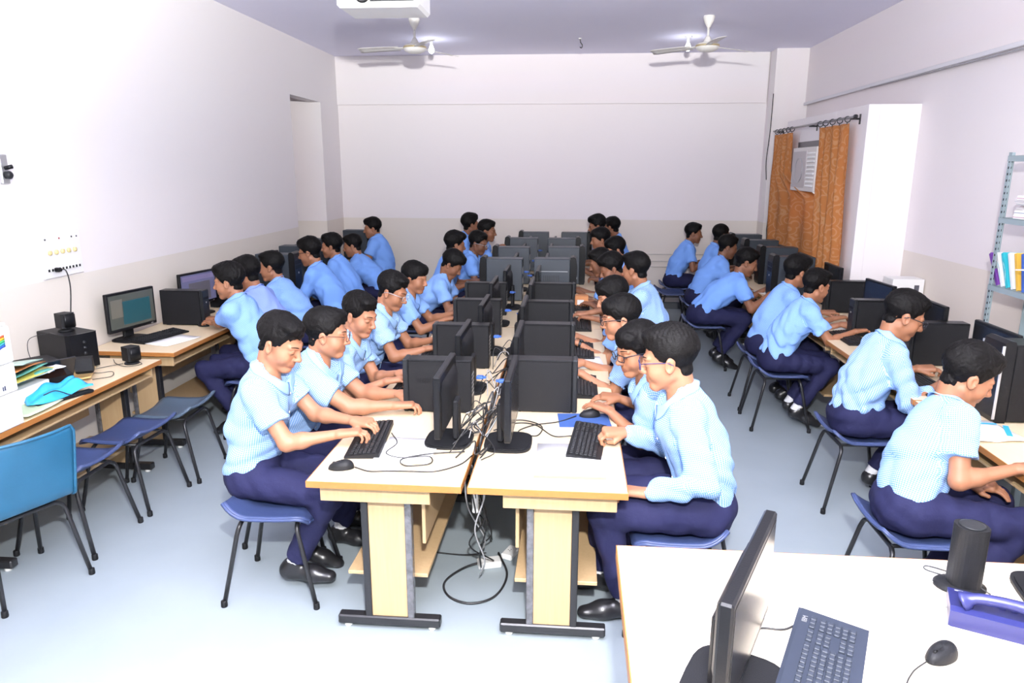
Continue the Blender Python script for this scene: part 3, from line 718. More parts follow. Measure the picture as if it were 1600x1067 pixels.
# ------------------------------------------------------------------ desks
def make_desk(name, length, depth, label):
    """origin on the floor at one end of the back edge; runs along +y, the user's edge on -x"""
    t = thing(name, label, 'desk'); L, D = length, depth
    b = MB(); b.bb(-D+.004, -.004, .004, L-.004, .722, .75, .002); b.build('tabletop', TOP, t)
    tp = t.children[0]
    b = MB(); b.bb(-D, 0, 0, .004, .720, .749, .001); b.bb(-D, 0, L-.004, L, .720, .749, .001); b.bb(-D, -D+.004, .004, L-.004, .720, .749, .001); b.bb(-.004, 0, .004, L-.004, .720, .749, .001)
    b.build('edge_band', EDGE, tp)
    for y, s in ((.13, 1), (L-.13, -1)):
        b = MB(); b.bb(-.425, -.265, y-.012, y+.012, .06, .72, .002); p = b.build('end_panel', PANEL, t)
        b = MB(); b.bb(-.455, -.425, y-.02, y+.02, .05, .722, .003); b.build('post', STEEL, p)
        b = MB(); b.bb(-.265, -.235, y-.02, y+.02, .05, .722, .003); b.build('post', TAPE, p)
        b = MB(); b.bb(-.58, -.12, y-.025, y+.025, .018, .062, .006); f = b.build('foot', STEEL, t)
        for x in (-.54, -.16):
            b = MB(); b.lathe([(.017, 0), (.018, .012), (.008, .014), (.008, .02)], (x, y, 0), 12); b.build('levelling_pad', SOFTW, f)
    b = MB(); b.bb(-.54, -.18, .16, L-.16, .235, .253, .002); b.build('lower_shelf', PANEL, t)
    b = MB(); b.bb(-.20, -.184, .16, L-.16, .40, .70, .002); b.build('back_panel', PANEL, t)
    b = MB(); b.bb(-D+.04, -.14, .05, .065, .640, .72, .002); b.bb(-D+.04, -.14, L-.065, L-.05, .640, .72, .002); b.bb(-D+.04, -.16, .065, L-.065, .648, .660, .001); b.build('keyboard_tray', PANEL, t)
    return t
ORD = ['first', 'second', 'third', 'fourth', 'fifth', 'sixth', 'seventh', 'eighth', 'ninth', 'tenth', 'eleventh', 'twelfth']
DLEN = 1.50
desk0 = make_desk('computer_desk', DLEN, .645, 'wooden computer desk nearest the camera, on the left of the cable gap')
desk0.location = (-.432, 2.665, 0)
G = 'computer desks in rows'; desk0['group'] = G
for i in range(1, 5): clone(desk0, None, (-.432, 2.665+i*(DLEN+.005), 0), 0, f'wooden computer desk, {ORD[i]} from the front, left side of the double centre row', G)
for i in range(5): clone(desk0, None, (-.408, 2.665+DLEN+i*(DLEN+.005), 0), PI, ('wooden computer desk nearest the camera, right of the cable gap' if i == 0 else f'wooden computer desk, {ORD[i]} from the front, right side of the double centre row'), G)
# near desk and the run of desks along the left wall (user edge towards +x)
def place_desk(src, x, y, rz, label): return clone(src, None, (x, y, 0), rz, label, G)
place_desk(desk0, -3.375, 4.45, PI, 'wooden desk against the left wall carrying the loudspeakers and folders'); 
d_l = place_desk(desk0, -3.375, 2.935, PI, 'wooden desk against the left wall under the white printer')
for i in range(4): place_desk(desk0, -3.385, 4.62+DLEN+i*(DLEN+.01), PI, f'wooden computer desk against the left wall, {ORD[i]} beyond the speaker desk')
for i in range(5): place_desk(desk0, 2.545, 2.50+i*(DLEN+.01), 0, f'wooden computer desk along the right wall, {ORD[i]} from the front')
# ------------------------------------------------------------------ seats
def seat_shell(back=False, w=.40, d=.39):
    b = MB(); H = .445
    def f(u, v):
        # v from the front lip to the rear; u across
        x = (.5-v)*d; y = (u-.5)*w
        e = abs(u-.5)*2; z = H-.012+.022*e**2.5-.010*math.sin(PI*v)
        if v < .12: z -= .03*((.12-v)/.12)**1.6
        if v > .72: z += .055*((v-.72)/.28)**1.7
        k = max(0, abs(v-.5)*2-.62)/.38; y *= 1-.12*k*k
        return (x, y, z)
    if not back:
        b.sheet(f, 15, 17, -.009); 
        n = 17
        def rim(i, j): p = f(i, j); return (p[0], p[1], p[2]-.004)
        loop = [rim(i/14, 0) for i in range(15)]+[rim(1, j/16) for j in range(1, 17)]+[rim(i/14, 1) for i in range(13, -1, -1)]+[rim(0, j/16) for j in range(15, -1, -1)]
        b.tube(loop, .008, 6)
        return b
    def g(u, v):
        y = (u-.5)*w; e = abs(u-.5)*2
        if v < .5:
            t = v/.5; x = .20-t*.36; z = H-.012+.02*e**2.5*(1-t)-.012*math.sin(PI*t)
            if t < .1: z -= .03*((.1-t)/.1)**1.6
        else:
            t = (v-.5)/.5; a = min(1, t/.3)*1.35; 
            x = -.16-.05*math.sin(min(a, PI/2))-max(0, t-.25)*.11+.035*e**2*(t); z = H-.012+.05*(1-math.cos(min(a, PI/2)))+max(0, t-.2)*.42
            if t > .9: y *= 1-.10*((t-.9)/.1)**2
        return (x, y, z)
    b.sheet(g, 17, 31, -.007)
    loop = [g(i/16, 1) for i in range(17)]; loop = [g(0, j/30) for j in range(31)]+loop[1:]+[g(1, j/30) for j in range(29, -1, -1)]+[g(i/16, 0) for i in range(15, 0, -1)]+[g(0, 0)]
    b.tube(loop, .008, 6); return b
def make_stool(name, label, m, back=False):
    """faces +x"""
    t = thing(name, label, 'chair' if back else 'stool'); seat_shell(back).build('seat', m, t)
    if back: t.children[0].name = 'seat_shell'
    def bend(p, q, top, hw, sx):
        # one inverted U: foot, shank, rounded corner, crossbar, corner, shank, foot
        z = .405; ft = .22; L = [(sx*ft, -hw-.035, .0), (sx*(ft-.075), -hw+.0, z-.06), (sx*(ft-.085), -hw+.012, z-.022), (sx*(ft-.09), -hw+.045, z)]
        R = [(x, -y, zz) for x, y, zz in L[::-1]]
        return L+R
    for sx in (1, -1):
        pts = bend(0, 0, 0, .17, sx); P = [pts[0], pts[1]]+curve_pts(pts[1:4], 4)[1:]+[pts[4]]+curve_pts(pts[4:7], 4)[1:]+[pts[7]]
        b = MB(); b.tube(P, .011, 8); lg = b.build('leg_frame', STEEL, t)
        for p in (pts[0], pts[-1]):
            b = MB(); b.lathe([(.014, 0), (.0155, .004), (.0145, .03), (.012, .032)], (p[0]-sx*.002, p[1], 0), 10); b.build('foot_cap', PLASTM, lg)
    b = MB()
    for y in (-.125, .125): b.tube([(.13, y, .408), (-.13, y, .408)], .009, 8)
    b.build('seat_rail', STEEL, t)
    return t
STG = 'blue stools beside the desks'
stool0 = make_stool('stool', 'blue plastic stool under the boy typing nearest the camera, left of centre', BLUEP); stool0['group'] = STG
def stool(x, y, rz, label): 
    c = clone(stool0, None, (x, y, 0), rz, label, STG); return c
# ------------------------------------------------------------------ computers
def make_monitor(name, label, w=.445, h=.285, tilt=0):
    """screen faces +x; origin on the table under the stand"""
    t = thing(name, label, 'monitor'); zc = .085+h/2
    b = MB(); b.bb(.0, .030, -w/2, w/2, zc-h/2, zc+h/2, .005); p = b.build('bezel', PLAST, t)
    b = MB(); b.bb(.0292, .0312, -w/2+.017, w/2-.017, zc-h/2+.024, zc+h/2-.017, .0005); b.build('screen', SCRN, p)
    b = MB(); b.bb(.0300, .0318, w/2-.06, w/2-.04, zc-h/2+.008, zc-h/2+.014, .0004); b.build('power_button', SILV, p)
    b = MB()
    def bulge(u, v):
        y = (u-.5)*w*.80; z = zc-.01+(v-.5)*h*.80; e = max(abs(u-.5), abs(v-.5))*2; d = .030*(1-e**5)
        return (-d+.001, y, z)
    b.grid(lambda u, v: bulge(1-u, v), 17, 13); b.build('back_cover', PLASTM, t)
    b = MB(); b.bb(-.050, -.022, -.045, .045, .02, zc-.02, .008); b.build('neck', PLASTM, t)
    b = MB(); b.prism([(.12*math.cos(a)*1.0-.0+.015, .13*math.sin(a)) if False else (.11*math.copysign(abs(math.cos(a))**.55, math.cos(a))+.0, .125*math.copysign(abs(math.sin(a))**.55, math.sin(a))) for a in [2*PI*k/28 for k in range(28)]], 0, .011)
    b.prism([(.10*math.copysign(abs(math.cos(a))**.55, math.cos(a))+.0, .115*math.copysign(abs(math.sin(a))**.55, math.sin(a))) for a in [2*PI*k/28 for k in range(28)]], .011, .016); b.build('base', PLASTM, t)
    return t
def make_slim(name, label):
    """slim desktop computer standing on its edge; front faces +x, 0.35 deep, 0.095 thick along y"""
    t = thing(name, label, 'computer'); d, w, h = .355, .098, .285
    b = MB(); b.bb(-d/2, d/2-.022, -w/2, w/2, .004, h, .004); c = b.build('case', PLAST, t)
    b = MB(); b.bb(d/2-.022, d/2+.006, -w/2-.002, w/2+.002, .002, h+.002, .006); f = b.build('front_bezel', BEZ, t)
    for s in (-1, 1):
        b = MB(); b.bb(-d/2+.004, d/2-.026, s*w/2-.0015 if s < 0 else s*w/2-.0005, s*w/2+.0005 if s < 0 else s*w/2+.0015, .010, h-.012, .001); b.build('side_panel', PLASTM, t)
    b = MB(); b.bb(d/2+.005, d/2+.008, -w/2+.010, w/2-.010, h-.075, h-.055, .001); b.build('drive_tray', PLASTM, f)
    b = MB(); b.lathe([(.007, 0), (.007, .003), (.0, .003)], (d/2+.006, 0, h-.10), 12, Matrix.Rotation(PI/2, 3, 'Y')); b.build('power_button', SILV, f)
    b = MB()
    for k in range(6): b.bb(-d/2-.001, -d/2+.001, -w/2+.012, w/2-.012, .09+k*.022, .10+k*.022, .0005)
    b.build('rear_grille', SILV, t)
    for x in (-.13, .13):
        b = MB(); b.bb(x-.02, x+.02, -w/2+.008, w/2-.008, 0, .005, .001); b.build('rubber_foot', PLASTM, t)
    return t
def make_tower(name, label, m=None, ribs=False):
    """taller tower; front faces +x"""
    m = m or GREYT; t = thing(name, label, 'computer'); d, w, h = .385, .175, .405
    b = MB(); b.bb(-d/2, d/2-.04, -w/2, w/2, .006, h, .005); b.build('case', m, t)
    b = MB()
    prof = [(-.04, .0), (.012, .0), (.022, .03), (.024, h-.05), (.016, h+.008), (-.008, h+.022), (-.034, h+.016), (-.04, h)]
    b.prism([(x+d/2, z) for x, z in prof], -w/2-.003, w/2+.003, Matrix(((1, 0, 0), (0, 0, 1), (0, 1, 0)))); f = b.build('front_bezel', PLAST, t)
    for k in range(2):
        b = MB(); b.bb(d/2+.022, d/2+.026, -w/2+.014, w/2-.014, h-.10-k*.05, h-.062-k*.05, .001); b.build('drive_tray', PLASTM, f)
    b = MB(); b.lathe([(.010, 0), (.010, .004), (.0, .004)], (d/2+.022, 0, h-.19), 12, Matrix.Rotation(PI/2, 3, 'Y')); b.build('power_button', SILV, f)
    for s in (-1, 1):
        b = MB(); b.bb(-d/2+.006, d/2-.046, min(s*w/2, s*(w/2+.002)), max(s*w/2, s*(w/2+.002)), .016, h-.012, .001); sp_ = b.build('side_panel', m, t)
        if ribs:
            b = MB()
            for k in range(9): y0 = s*(w/2+.002); b.bb(-.10+k*.018-.003, -.10+k*.018+.003, y0-.0015, y0+.0015, .10, .25, .0007)
            b.build('vent_slot', STEEL, sp_); b = MB(); b.bb(-.16, .13, s*(w/2+.002)-.0015, s*(w/2+.002)+.0015, .285, .291, .0007); b.build('raised_line', SILV, sp_)
    b = MB()
    for k in range(3): b.bb(-d/2-.002, -d/2+.001, -.06, .06, .06+k*.1, .12+k*.1, .0008)
    b.build('rear_plate', SILV, t)
    return t
def make_keyboard(name, label, m=None, km=None, ln=.44, dp=.155, strip=0):
    """rows run along y; the user sits on +x"""
    m = m or PLASTM; km = km or KEY; t = thing(name, label, 'keyboard')
    b = MB(); b.prism([(-dp/2, 0), (dp/2, 0), (dp/2, .010), (-dp/2+.01, .024), (-dp/2, .022)], -ln/2, ln/2, Matrix(((1, 0, 0), (0, 0, 1), (0, 1, 0)))); b.build('case', m, t)
    slope = math.atan2(.014, dp-.01); pw = .0192; keys = MB().box((0, 0, 0), (.0155, .0162, .009), .002).mesh('key', km)
    wide = MB().box((0, 0, 0), (.0155, .105, .009), .002).mesh('key', km)
    x0 = -dp/2+.022+strip
    def put(me, x, y):
        o = new_obj('key', me, t); z = .024-(x+dp/2-.01)*math.tan(slope)+.0025; o.location = (x, y, z); o.rotation_euler = (0, slope, 0)
    for r in range(6):
        x = x0+r*pw+(.006 if r else 0)
        for c in range(21):
            y = -ln/2+.020+c*pw+(.008 if c > 14 else 0)+(.006 if c > 17 else 0)
            if y > ln/2-.012: continue
            if r == 5 and 3 <= c <= 8:
                if c == 5: put(wide, x, y+.005)
                continue
            if c in (15, 16, 17) and r == 3: continue
            put(keys, x, y)
    return t
def make_mouse(name, label, m=None):
    """nose towards -x"""
    m = m or PLASTM; t = thing(name, label, 'mouse'); b = MB()
    def f(u, v):
        th = u*2*PI; el = v*PI/2; return (.055*math.cos(th)*math.cos(el)**.6, .030*math.sin(th)*math.cos(el)**.6*(1+.1*math.cos(th)), .002+.034*math.sin(el)*(1+.15*math.cos(th)))
    b.grid(f, 26, 9, True, True); b.lathe([(.0, 0), (.05, 0), (.053, .003)], (0, 0, 0), 26, sy=.56); b.build('shell', m, t)
    b = MB(); b.lathe([(.007, -.003), (.007, .003)], (-.030, 0, .027), 10, Matrix.Rotation(PI/2, 3, 'X')); b.build('scroll_wheel', PLAST, t)
    return t
def cable(pts, r, label, m, cat='cable', name='cable', group=None, n=8):
    b = MB(); b.tube(curve_pts(pts, n), r, 6); o = b.build(name, m); return tag(o, label, cat, group)
# ------------------------------------------------------------------ computers on the centre rows
TZ = .7505
CG, MG, TG = 'slim black desktop computers', 'black flat monitors', 'grey tower computers'
slim0 = make_slim('desktop_computer', 'slim black desktop computer nearest the camera, left of the cable gap'); slim0['group'] = CG
slim0.location = (-.69, 3.60, TZ); slim0.rotation_euler = (0, 0, PI)
mon0 = make_monitor('monitor', 'black monitor seen edge-on nearest the camera, left of the cable gap'); mon0['group'] = MG
mon0.location = (-.565, 3.17, TZ); mon0.rotation_euler = (0, 0, PI)
tow0 = make_tower('tower_computer', 'grey tower computer, fifth computer from the front in the left centre row'); tow0['group'] = TG
tow0.location = (-.68, 6.92, TZ); tow0.rotation_euler = (0, 0, PI)
towr = make_tower('tower_computer', 'grey tower with vent slots and a raised line, fifth from front in right centre row', None, True); towr['group'] = TG
towr.location = (-.185, 6.95, TZ)
text_part('inspiron', .045, (.115, .0525, .165), (PI/2, 0, PI), PLAST, slim0, 'lettering', .0005)
SL = [(-.70, 4.46), (-.715, 5.35), (-.75, 6.17)]; SR = [(-.15, 3.65), (-.165, 4.53), (-.18, 5.33), (-.165, 6.19)]
for i, (x, y) in enumerate(SL):
    c = clone(slim0, None, (x, y, TZ), PI, f'slim black desktop computer, {ORD[i+1]} from the front in the left centre row', CG)
    for ch in list(c.children):
        if ch.name.startswith('lettering'): bpy.data.objects.remove(ch)
for i, (x, y) in enumerate(SR):
    c = clone(slim0, None, (x, y, TZ), 0, 'slim black desktop computer nearest the camera, right of the cable gap' if i == 0 else f'slim black desktop computer, {ORD[i]} from the front in the right centre row', CG)
    for ch in list(c.children):
        if ch.name.startswith('lettering'): bpy.data.objects.remove(ch)
for i, (x, y) in enumerate([(-.675, 7.95), (-.64, 9.0), (-.535, 9.86)]): clone(tow0, None, (x, y, TZ), PI, f'grey tower computer, {ORD[i+5]} from the front in the left centre row', TG)
for i, (x, y) in enumerate([(-.09, 8.0), (-.13, 9.0), (.02, 9.86)]): clone(tow0, None, (x, y, TZ), 0, f'plain grey tower computer, {ORD[i+5]} from the front in the right centre row', TG)
for i, (x, y) in enumerate([(-.60, 3.98), (-.59, 4.86), (-.625, 5.78), (-.585, 6.5), (-.585, 7.5), (-.57, 8.5), (-.56, 9.45)]):
    clone(mon0, None, (x, y, TZ), PI, f'black monitor seen edge-on, {ORD[i+1]} from the front, left centre row', MG)
for i, (x, y) in enumerate([(-.285, 3.155), (-.315, 3.98), (-.345, 4.86), (-.345, 5.75), (-.33, 6.5), (-.29, 7.5), (-.28, 8.5), (-.26, 9.45)]):
    clone(mon0, None, (x, y, TZ), 0, 'black monitor seen edge-on nearest the camera, right of the cable gap' if i == 0 else f'black monitor seen edge-on, {ORD[i]} from the front, right centre row', MG)
KG, UG = 'black keyboards', 'black computer mice'
kb0 = make_keyboard('keyboard', 'black keyboard under the hands of the boy nearest the camera'); kb0['group'] = KG
kb0.location = (-.935, 3.13, TZ); kb0.rotation_euler = (0, 0, PI+.10)
clone(kb0, None, (.083, 3.20, TZ), -.10, 'black keyboard half over a blue mouse mat, on the right front desk', KG)
for i, y in enumerate((4.02, 4.88, 5.8, 6.6)): clone(kb0, None, (-.945, y, TZ), PI, f'black keyboard behind the {ORD[i]} desktop computer of the left centre row', KG)
for i, y in enumerate((4.08, 4.93, 5.78, 6.6)): clone(kb0, None, (.075, y, TZ), 0, f'black keyboard behind the {ORD[i]} desktop computer of the right centre row', KG)
ms0 = make_mouse('computer_mouse', 'black mouse at the front corner of the left centre desk'); ms0['group'] = UG; ms0.location = (-.968, 2.80, TZ); ms0.rotation_euler = (0, 0, .25)
clone(ms0, None, (.10, 3.56, TZ+.003), .2, 'black mouse under a hand on the blue mat', UG)
b = MB(); b.bb(-.13, .13, -.10, .10, 0, .003, .001); o = tag(b.build('mouse_mat', mat('mat_blue', (.03, .08, .26), .8)), 'blue mouse mat on the right front desk', 'mouse mat'); o.location = (.07, 3.50, TZ); o.rotation_euler = (0, 0, .08)
# loose papers and a booklet
def sheet_of_paper(name, label, cat, loc, rz, w=.21, l=.297, n=1, m=None, curl=.004):
    b = MB(); b.sheet(lambda u, v: ((u-.5)*w, (v-.5)*l, n*.0012+.001+curl*((u-.5)**2+(v-.5)**2)*2), 6, 6, n*.0012)
    o = tag(b.build(name, m or WHITE), label, cat); o.location = loc; o.rotation_euler = (0, 0, rz); return o
t = thing('booklet', 'open white booklet with brown spine edge at the front of the right desk', 'booklet', (0.0, 2.97, TZ), .02)
b = MB(); b.sheet(lambda u, v: ((u-.5)*.29, (v-.5)*.36, .008+.002*math.sin(PI*u)), 8, 3, .007); b.build('pages', WHITE, t)
b = MB(); b.bb(-.15, .15, -.187, -.181, 0, .012, .001); b.build('spine', mat('spine_brown', (.35, .20, .16), .6), t)
sheet_of_paper('paper_sheet', 'white sheet of paper behind the left front keyboard', 'paper', (-.73, 3.02, TZ), -.03, .25, .30)
sheet_of_paper('paper_sheet', 'white sheet on the left centre desk beyond the second computer', 'paper', (-.95, 4.62, TZ), .1)
sheet_of_paper('paper_sheet', 'white sheet under the arms of the boy wearing a wristwatch', 'paper', (.10, 4.62, TZ), .1)
sheet_of_paper('notebook', 'green notebook on the left centre desk by the fourth computer', 'notebook', (-.93, 6.02, TZ), .1, .19, .26, 6, mat('notebook_green', (.35, .62, .08), .5), 0)
t = thing('carton', 'small orange-brown carton between far towers and the right centre row', 'carton', (.07, 6.60, TZ+.0)); b = MB(); b.bb(-.07, .07, -.05, .05, 0, .11, .003); c_ = b.build('box', mat('carton_orange', (.62, .26, .10), .6), t)
b = MB(); b.bb(-.03, .03, -.0515, -.0495, .03, .075, .0004); b.build('paper_label', WHITE, t)
# cables in the gap
CBG = 'cables along the gap between the desks'
rg = random.Random(11)
for k in range(26):
    y = 2.95+k*.11+rg.uniform(-.03, .03) if k < 18 else 2.9+rg.uniform(0, .7)
    pts = [(-.52+rg.uniform(-.03, .06), y, TZ+.006), (-.45+rg.uniform(-.04, .04), y+rg.uniform(-.1, .12), TZ+rg.uniform(.03, .14)), (-.41+rg.uniform(-.05, .05), y+rg.uniform(-.12, .12), TZ+rg.uniform(.01, .10)), (-.37+rg.uniform(-.04, .05), y+rg.uniform(-.1, .16), TZ+rg.uniform(.02, .15)), (-.42+rg.uniform(-.01, .01), y+rg.uniform(-.05, .05), .70), (-.42, y+rg.uniform(-.1, .1), .45)]
    cable(pts, .0026 if k % 3 else .0034, 'one of the tangled cables in the gap between the centre desks', CABW if k % 6 == 2 else CABLE, group=CBG)
VG = 'blue monitor plugs along the cable gap'
def vga(x, y, z, rz, i):
    t = thing('monitor_plug', f'blue monitor plug at the back of a computer, {ORD[i]} along the cable gap', 'plug', (x, y, z), rz, VG)
    b = MB(); b.bb(0, .035, -.017, .017, -.008, .008, .003); b.build('hood', VGA, t); b = MB(); b.bb(.035, .05, -.006, .006, -.005, .005, .002); b.build('strain_relief', VGA, t)
    b = MB()
    for s in (-1, 1): b.tube([(.0, s*.0155, 0), (.048, s*.0155, 0)], .003, 6)
    b.build('thumbscrew', VGA, t)
for i, (x, y, z, rz) in enumerate([(-.495, 3.62, .93, 0), (-.345, 3.63, .91, PI), (-.50, 4.48, .95, 0), (-.51, 5.35, .95, 0), (-.37, 5.34, .93, PI), (-.545, 6.17, .95, 0), (-.475, 6.95, 1.02, 0), (-.40, 6.98, .98, PI), (-.46, 7.98, 1.0, 0), (-.44, 9.0, 1.0, 0)]): vga(x, y, z, rz, i)
cable([(-.91, 2.805, .757), (-.84, 2.775, .754), (-.76, 2.785, .754), (-.66, 2.79, .754), (-.56, 2.80, .754), (-.47, 2.88, .754), (-.43, 2.98, .757)], .003, 'thin black mouse cable snaking across the left front desk', CABLE)
cable([(-.85, 3.2, .765), (-.80, 3.10, .755), (-.82, 2.98, .754), (-.74, 2.93, .754), (-.62, 2.95, .756), (-.60, 2.87, .757), (-.70, 2.84, .757), (-.73, 2.91, .757), (-.62, 2.98, .757), (-.47, 3.02, .757)], .003, 'looped black keyboard cable on the left front desk', CABLE)
cable([(.03, 3.54, .76), (-.06, 3.46, .754), (-.18, 3.40, .754), (-.25, 3.30, .754), (-.16, 3.25, .755), (-.14, 3.38, .757), (-.24, 3.46, .757), (-.36, 3.42, .757)], .003, 'looped mouse cable beside the blue mat on the right desk', CABLE)
cable([(.01, 3.24, .765), (-.08, 3.26, .754), (-.17, 3.40, .754), (-.27, 3.42, .754), (-.37, 3.30, .757)], .003, 'keyboard cable curving past the monitor stand on the right desk', CABLE)
# under the desks: hanging cables, extension boxes, a loop on the floor
for k in range(7):
    x = -.42+rg.uniform(-.03, .03); y = 2.85+k*.07
    cable([(x, y, .735), (x+rg.uniform(-.05, .03), y+.05, .6), (x+rg.uniform(-.06, .06), y+.12, .4), (x+rg.uniform(-.06, .08), y+.2, .2), (x+rg.uniform(-.05, .1), y+.3, .06)], .004, 'cable hanging under the gap of the centre desks', CABW if k % 3 == 0 else CABLE, group='cables hanging under the centre desks')
cable([(-.36, 3.42, .03), (-.30, 3.25, .008), (-.34, 3.06, .007), (-.45, 2.99, .007), (-.56, 3.04, .007), (-.60, 3.16, .007), (-.52, 3.30, .007), (-.40, 3.36, .02)], .006, 'thick black cable loop lying on the floor between the desks', CABLE)
cable([(-.42, 3.36, .06), (-.55, 3.42, .008), (-.72, 3.44, .007), (-.86, 3.48, .007)], .004, 'black cable running over the floor to the left shelf', CABLE)
def power_box(label, loc, rot, s=1):
    t = thing('extension_socket', label, 'socket', loc); t.rotation_euler = rot
    b = MB(); b.bb(-.06*s, .06*s, -.035*s, .035*s, 0, .035*s, .006); b.build('housing', SOFTW, t)
    b = MB()
    for x, y in ((-.008, 0), (.008, 0), (0, .012)): b.lathe([(.003, 0), (.003, .0012)], (x, y, .0348*s), 8)
    b.build('socket_hole', STEEL, t)
power_box('white extension socket lying on the floor by the cable loop', (-.40, 3.34, .0), (0, 0, .3), 1.0)
power_box('white power adapter hanging on cables under the centre desks', (-.44, 3.05, .50), (0, PI/2, 0), .8)
power_box('white socket block behind the right centre desk panel', (-.30, 3.45, .0), (0, 0, 1.2), .9)

# ------------------------------------------------------------------ along the left wall
clone(slim0, None, (-3.14, 5.53, TZ), 0, 'slim black desktop computer beside the lit monitor at the left wall', CG)
clone(slim0, None, (-3.12, 6.28, TZ), 0, 'slim black desktop computer, second along the left wall', CG)
for o in bpy.data.objects:
    pass
for o in [o for o in bpy.data.objects if o.name.startswith('lettering') and o.parent is not slim0]: bpy.data.objects.remove(o)
for i, (x, y) in enumerate([(-2.98, 7.05), (-3.05, 7.82), (-3.08, 8.62), (-3.0, 9.92)]): clone(tow0, None, (x, y, TZ), 0, f'dark grey tower computer, {ORD[i]} of the towers along the left wall', TG)
for i, (x, y, r, l) in enumerate([(-3.27, 5.97, -.22, 'second monitor along the left wall, showing a pale window'), (-3.27, 6.72, -.2, 'third monitor along the left wall, tilted above the heads'), (-3.27, 7.45, -.1, 'fourth monitor along the left wall'), (-3.27, 8.22, -.1, 'fifth monitor along the left wall, beside the door recess')]):
    clone(mon0, None, (x, y, TZ), r, l, MG)
lm = clone(mon0, None, (-3.26, 4.98, TZ), -.22, 'lit black monitor at the left wall next to the black subwoofer', MG)
def lit_screen(o, base, win, win2):
    p = [c for c in o.children if c.name.startswith('bezel')][0]
    m = mat('desktop_'+o.name, base, .2, emit=.35); sc = [c for c in p.children if c.name.startswith('screen')][0]
    sc.data = sc.data.copy(); sc.data.materials[0] = m
    for k, (y0, y1, z0, z1, c) in enumerate((win, win2)):
        b = MB(); b.bb(.0311, .0316, y0, y1, z0, z1, .0001); b.build('window_on_screen', mat(f'win{k}_{o.name}', c, .3, emit=.35), p)
lit_screen(lm, (.055, .060, .050), (-.09, .17, .13, .30, (.012, .055, .065)), (-.19, -.085, .19, .32, (.10, .095, .075)))
m2 = [o for o in bpy.data.objects if o.get('label', '').startswith('second monitor along the left')][0]
lit_screen(m2, (.11, .11, .19), (-.12, .14, .12, .28, (.075, .07, .085)), (-.19, .19, .30, .34, (.14, .12, .22)))
clone(kb0, None, (-3.10, 5.06, TZ), -.25, 'black keyboard in front of the lit monitor at the left wall', KG)
clone(ms0, None, (-2.965, 5.47, TZ), PI*1.0-.3, 'black mouse held by the first boy at the left wall', UG)
sheet_of_paper('paper_sheet', 'printed white sheet at the edge of the first left wall desk', 'paper', (-2.93, 4.96, TZ), -.30, .21, .33)
sheet_of_paper('paper_sheet', 'white sheet under the second boy at the left wall', 'paper', (-2.92, 5.85, TZ), .1)
# subwoofer and satellite speakers
t = thing('subwoofer', 'black wooden subwoofer box on the left desk', 'speaker', (-3.19, 4.22, TZ), -.40)
b = MB(); b.bb(-.17, .13, -.10, .10, .012, .235, .004); b.build('cabinet', PLASTM, t)
b = MB(); b.prism([(.13, -.10), (.15, -.085), (.155, 0), (.15, .085), (.13, .10)], .012, .235); f = b.build('front_panel', PLAST, t)
for k in range(4):
    b = MB(); b.lathe([(.011, 0), (.010, .010), (.0, .010)], (.152, .0, .075+k*.035), 12, Matrix.Rotation(PI/2, 3, 'Y')); b.build('knob', BEZ, f)
for sx in (-.14, .10):
    for sy in (-.08, .08): b = MB(); b.lathe([(.012, 0), (.012, .013)], (sx, sy, 0), 10); b.build('foot', PLASTM, t)
def satellite(label, loc, rz, lie=False):
    t = thing('satellite_speaker', label, 'speaker', loc, rz, 'satellite speakers')
    M = Matrix.Rotation(PI/2, 4, 'Y') @ Matrix.Translation((-.05, 0, -.05)) if lie else Matrix.Identity(4)
    b = MB(); b.prism([(-.045+.0, -.035), (.03, -.045), (.045, -.03), (.045, .03), (.03, .045), (-.045, .035)], .022, .115); o = b.build('cabinet', PLASTM, t); o.matrix_basis = M
    b = MB(); b.sheet(lambda u, v: (.046+.008*math.sin(PI*u), (u-.5)*.075, .03+v*.078), 7, 3, .003); o2 = b.build('grille', PLAST, t); o2.matrix_basis = M
    b = MB(); b.lathe([(.045, 0), (.047, .004), (.043, .012), (.02, .016), (.018, .024)], (0, 0, 0), 20); o3 = b.build('base', PLASTM, t); o3.matrix_basis = M
    return t
satellite('black satellite speaker standing on top of the subwoofer', (-3.20, 4.22, TZ+.236), -.3)
satellite('black satellite speaker standing at the end of the left desk', (-2.86, 4.33, TZ), -.4)
s3 = satellite('black satellite speaker lying on its side on the left desk', (-2.92, 3.93, TZ), .5, True); s3.location.z = TZ+.048
cable([(-3.22, 4.10, 1.0), (-3.27, 3.98, .98), (-3.22, 3.93, .85), (-3.12, 3.96, .757), (-3.02, 4.05, .755), (-2.95, 4.02, .76)], .002, 'thin speaker cable hanging over the side of the subwoofer', CABLE)
cable([(-2.90, 4.3, .757), (-2.97, 4.22, .755), (-3.02, 4.12, .755), (-2.93, 4.08, .755), (-2.86, 4.12, .755), (-2.80, 4.02, .755), (-2.86, 3.93, .76)], .002, 'speaker cable looping between the two desk satellites', CABLE)
cable([(-2.82, 4.35, .757), (-2.78, 4.30, .755), (-2.84, 4.24, .755), (-2.95, 4.30, .755), (-3.02, 4.38, .76)], .002, 'speaker cable curled around the standing satellite', CABLE)
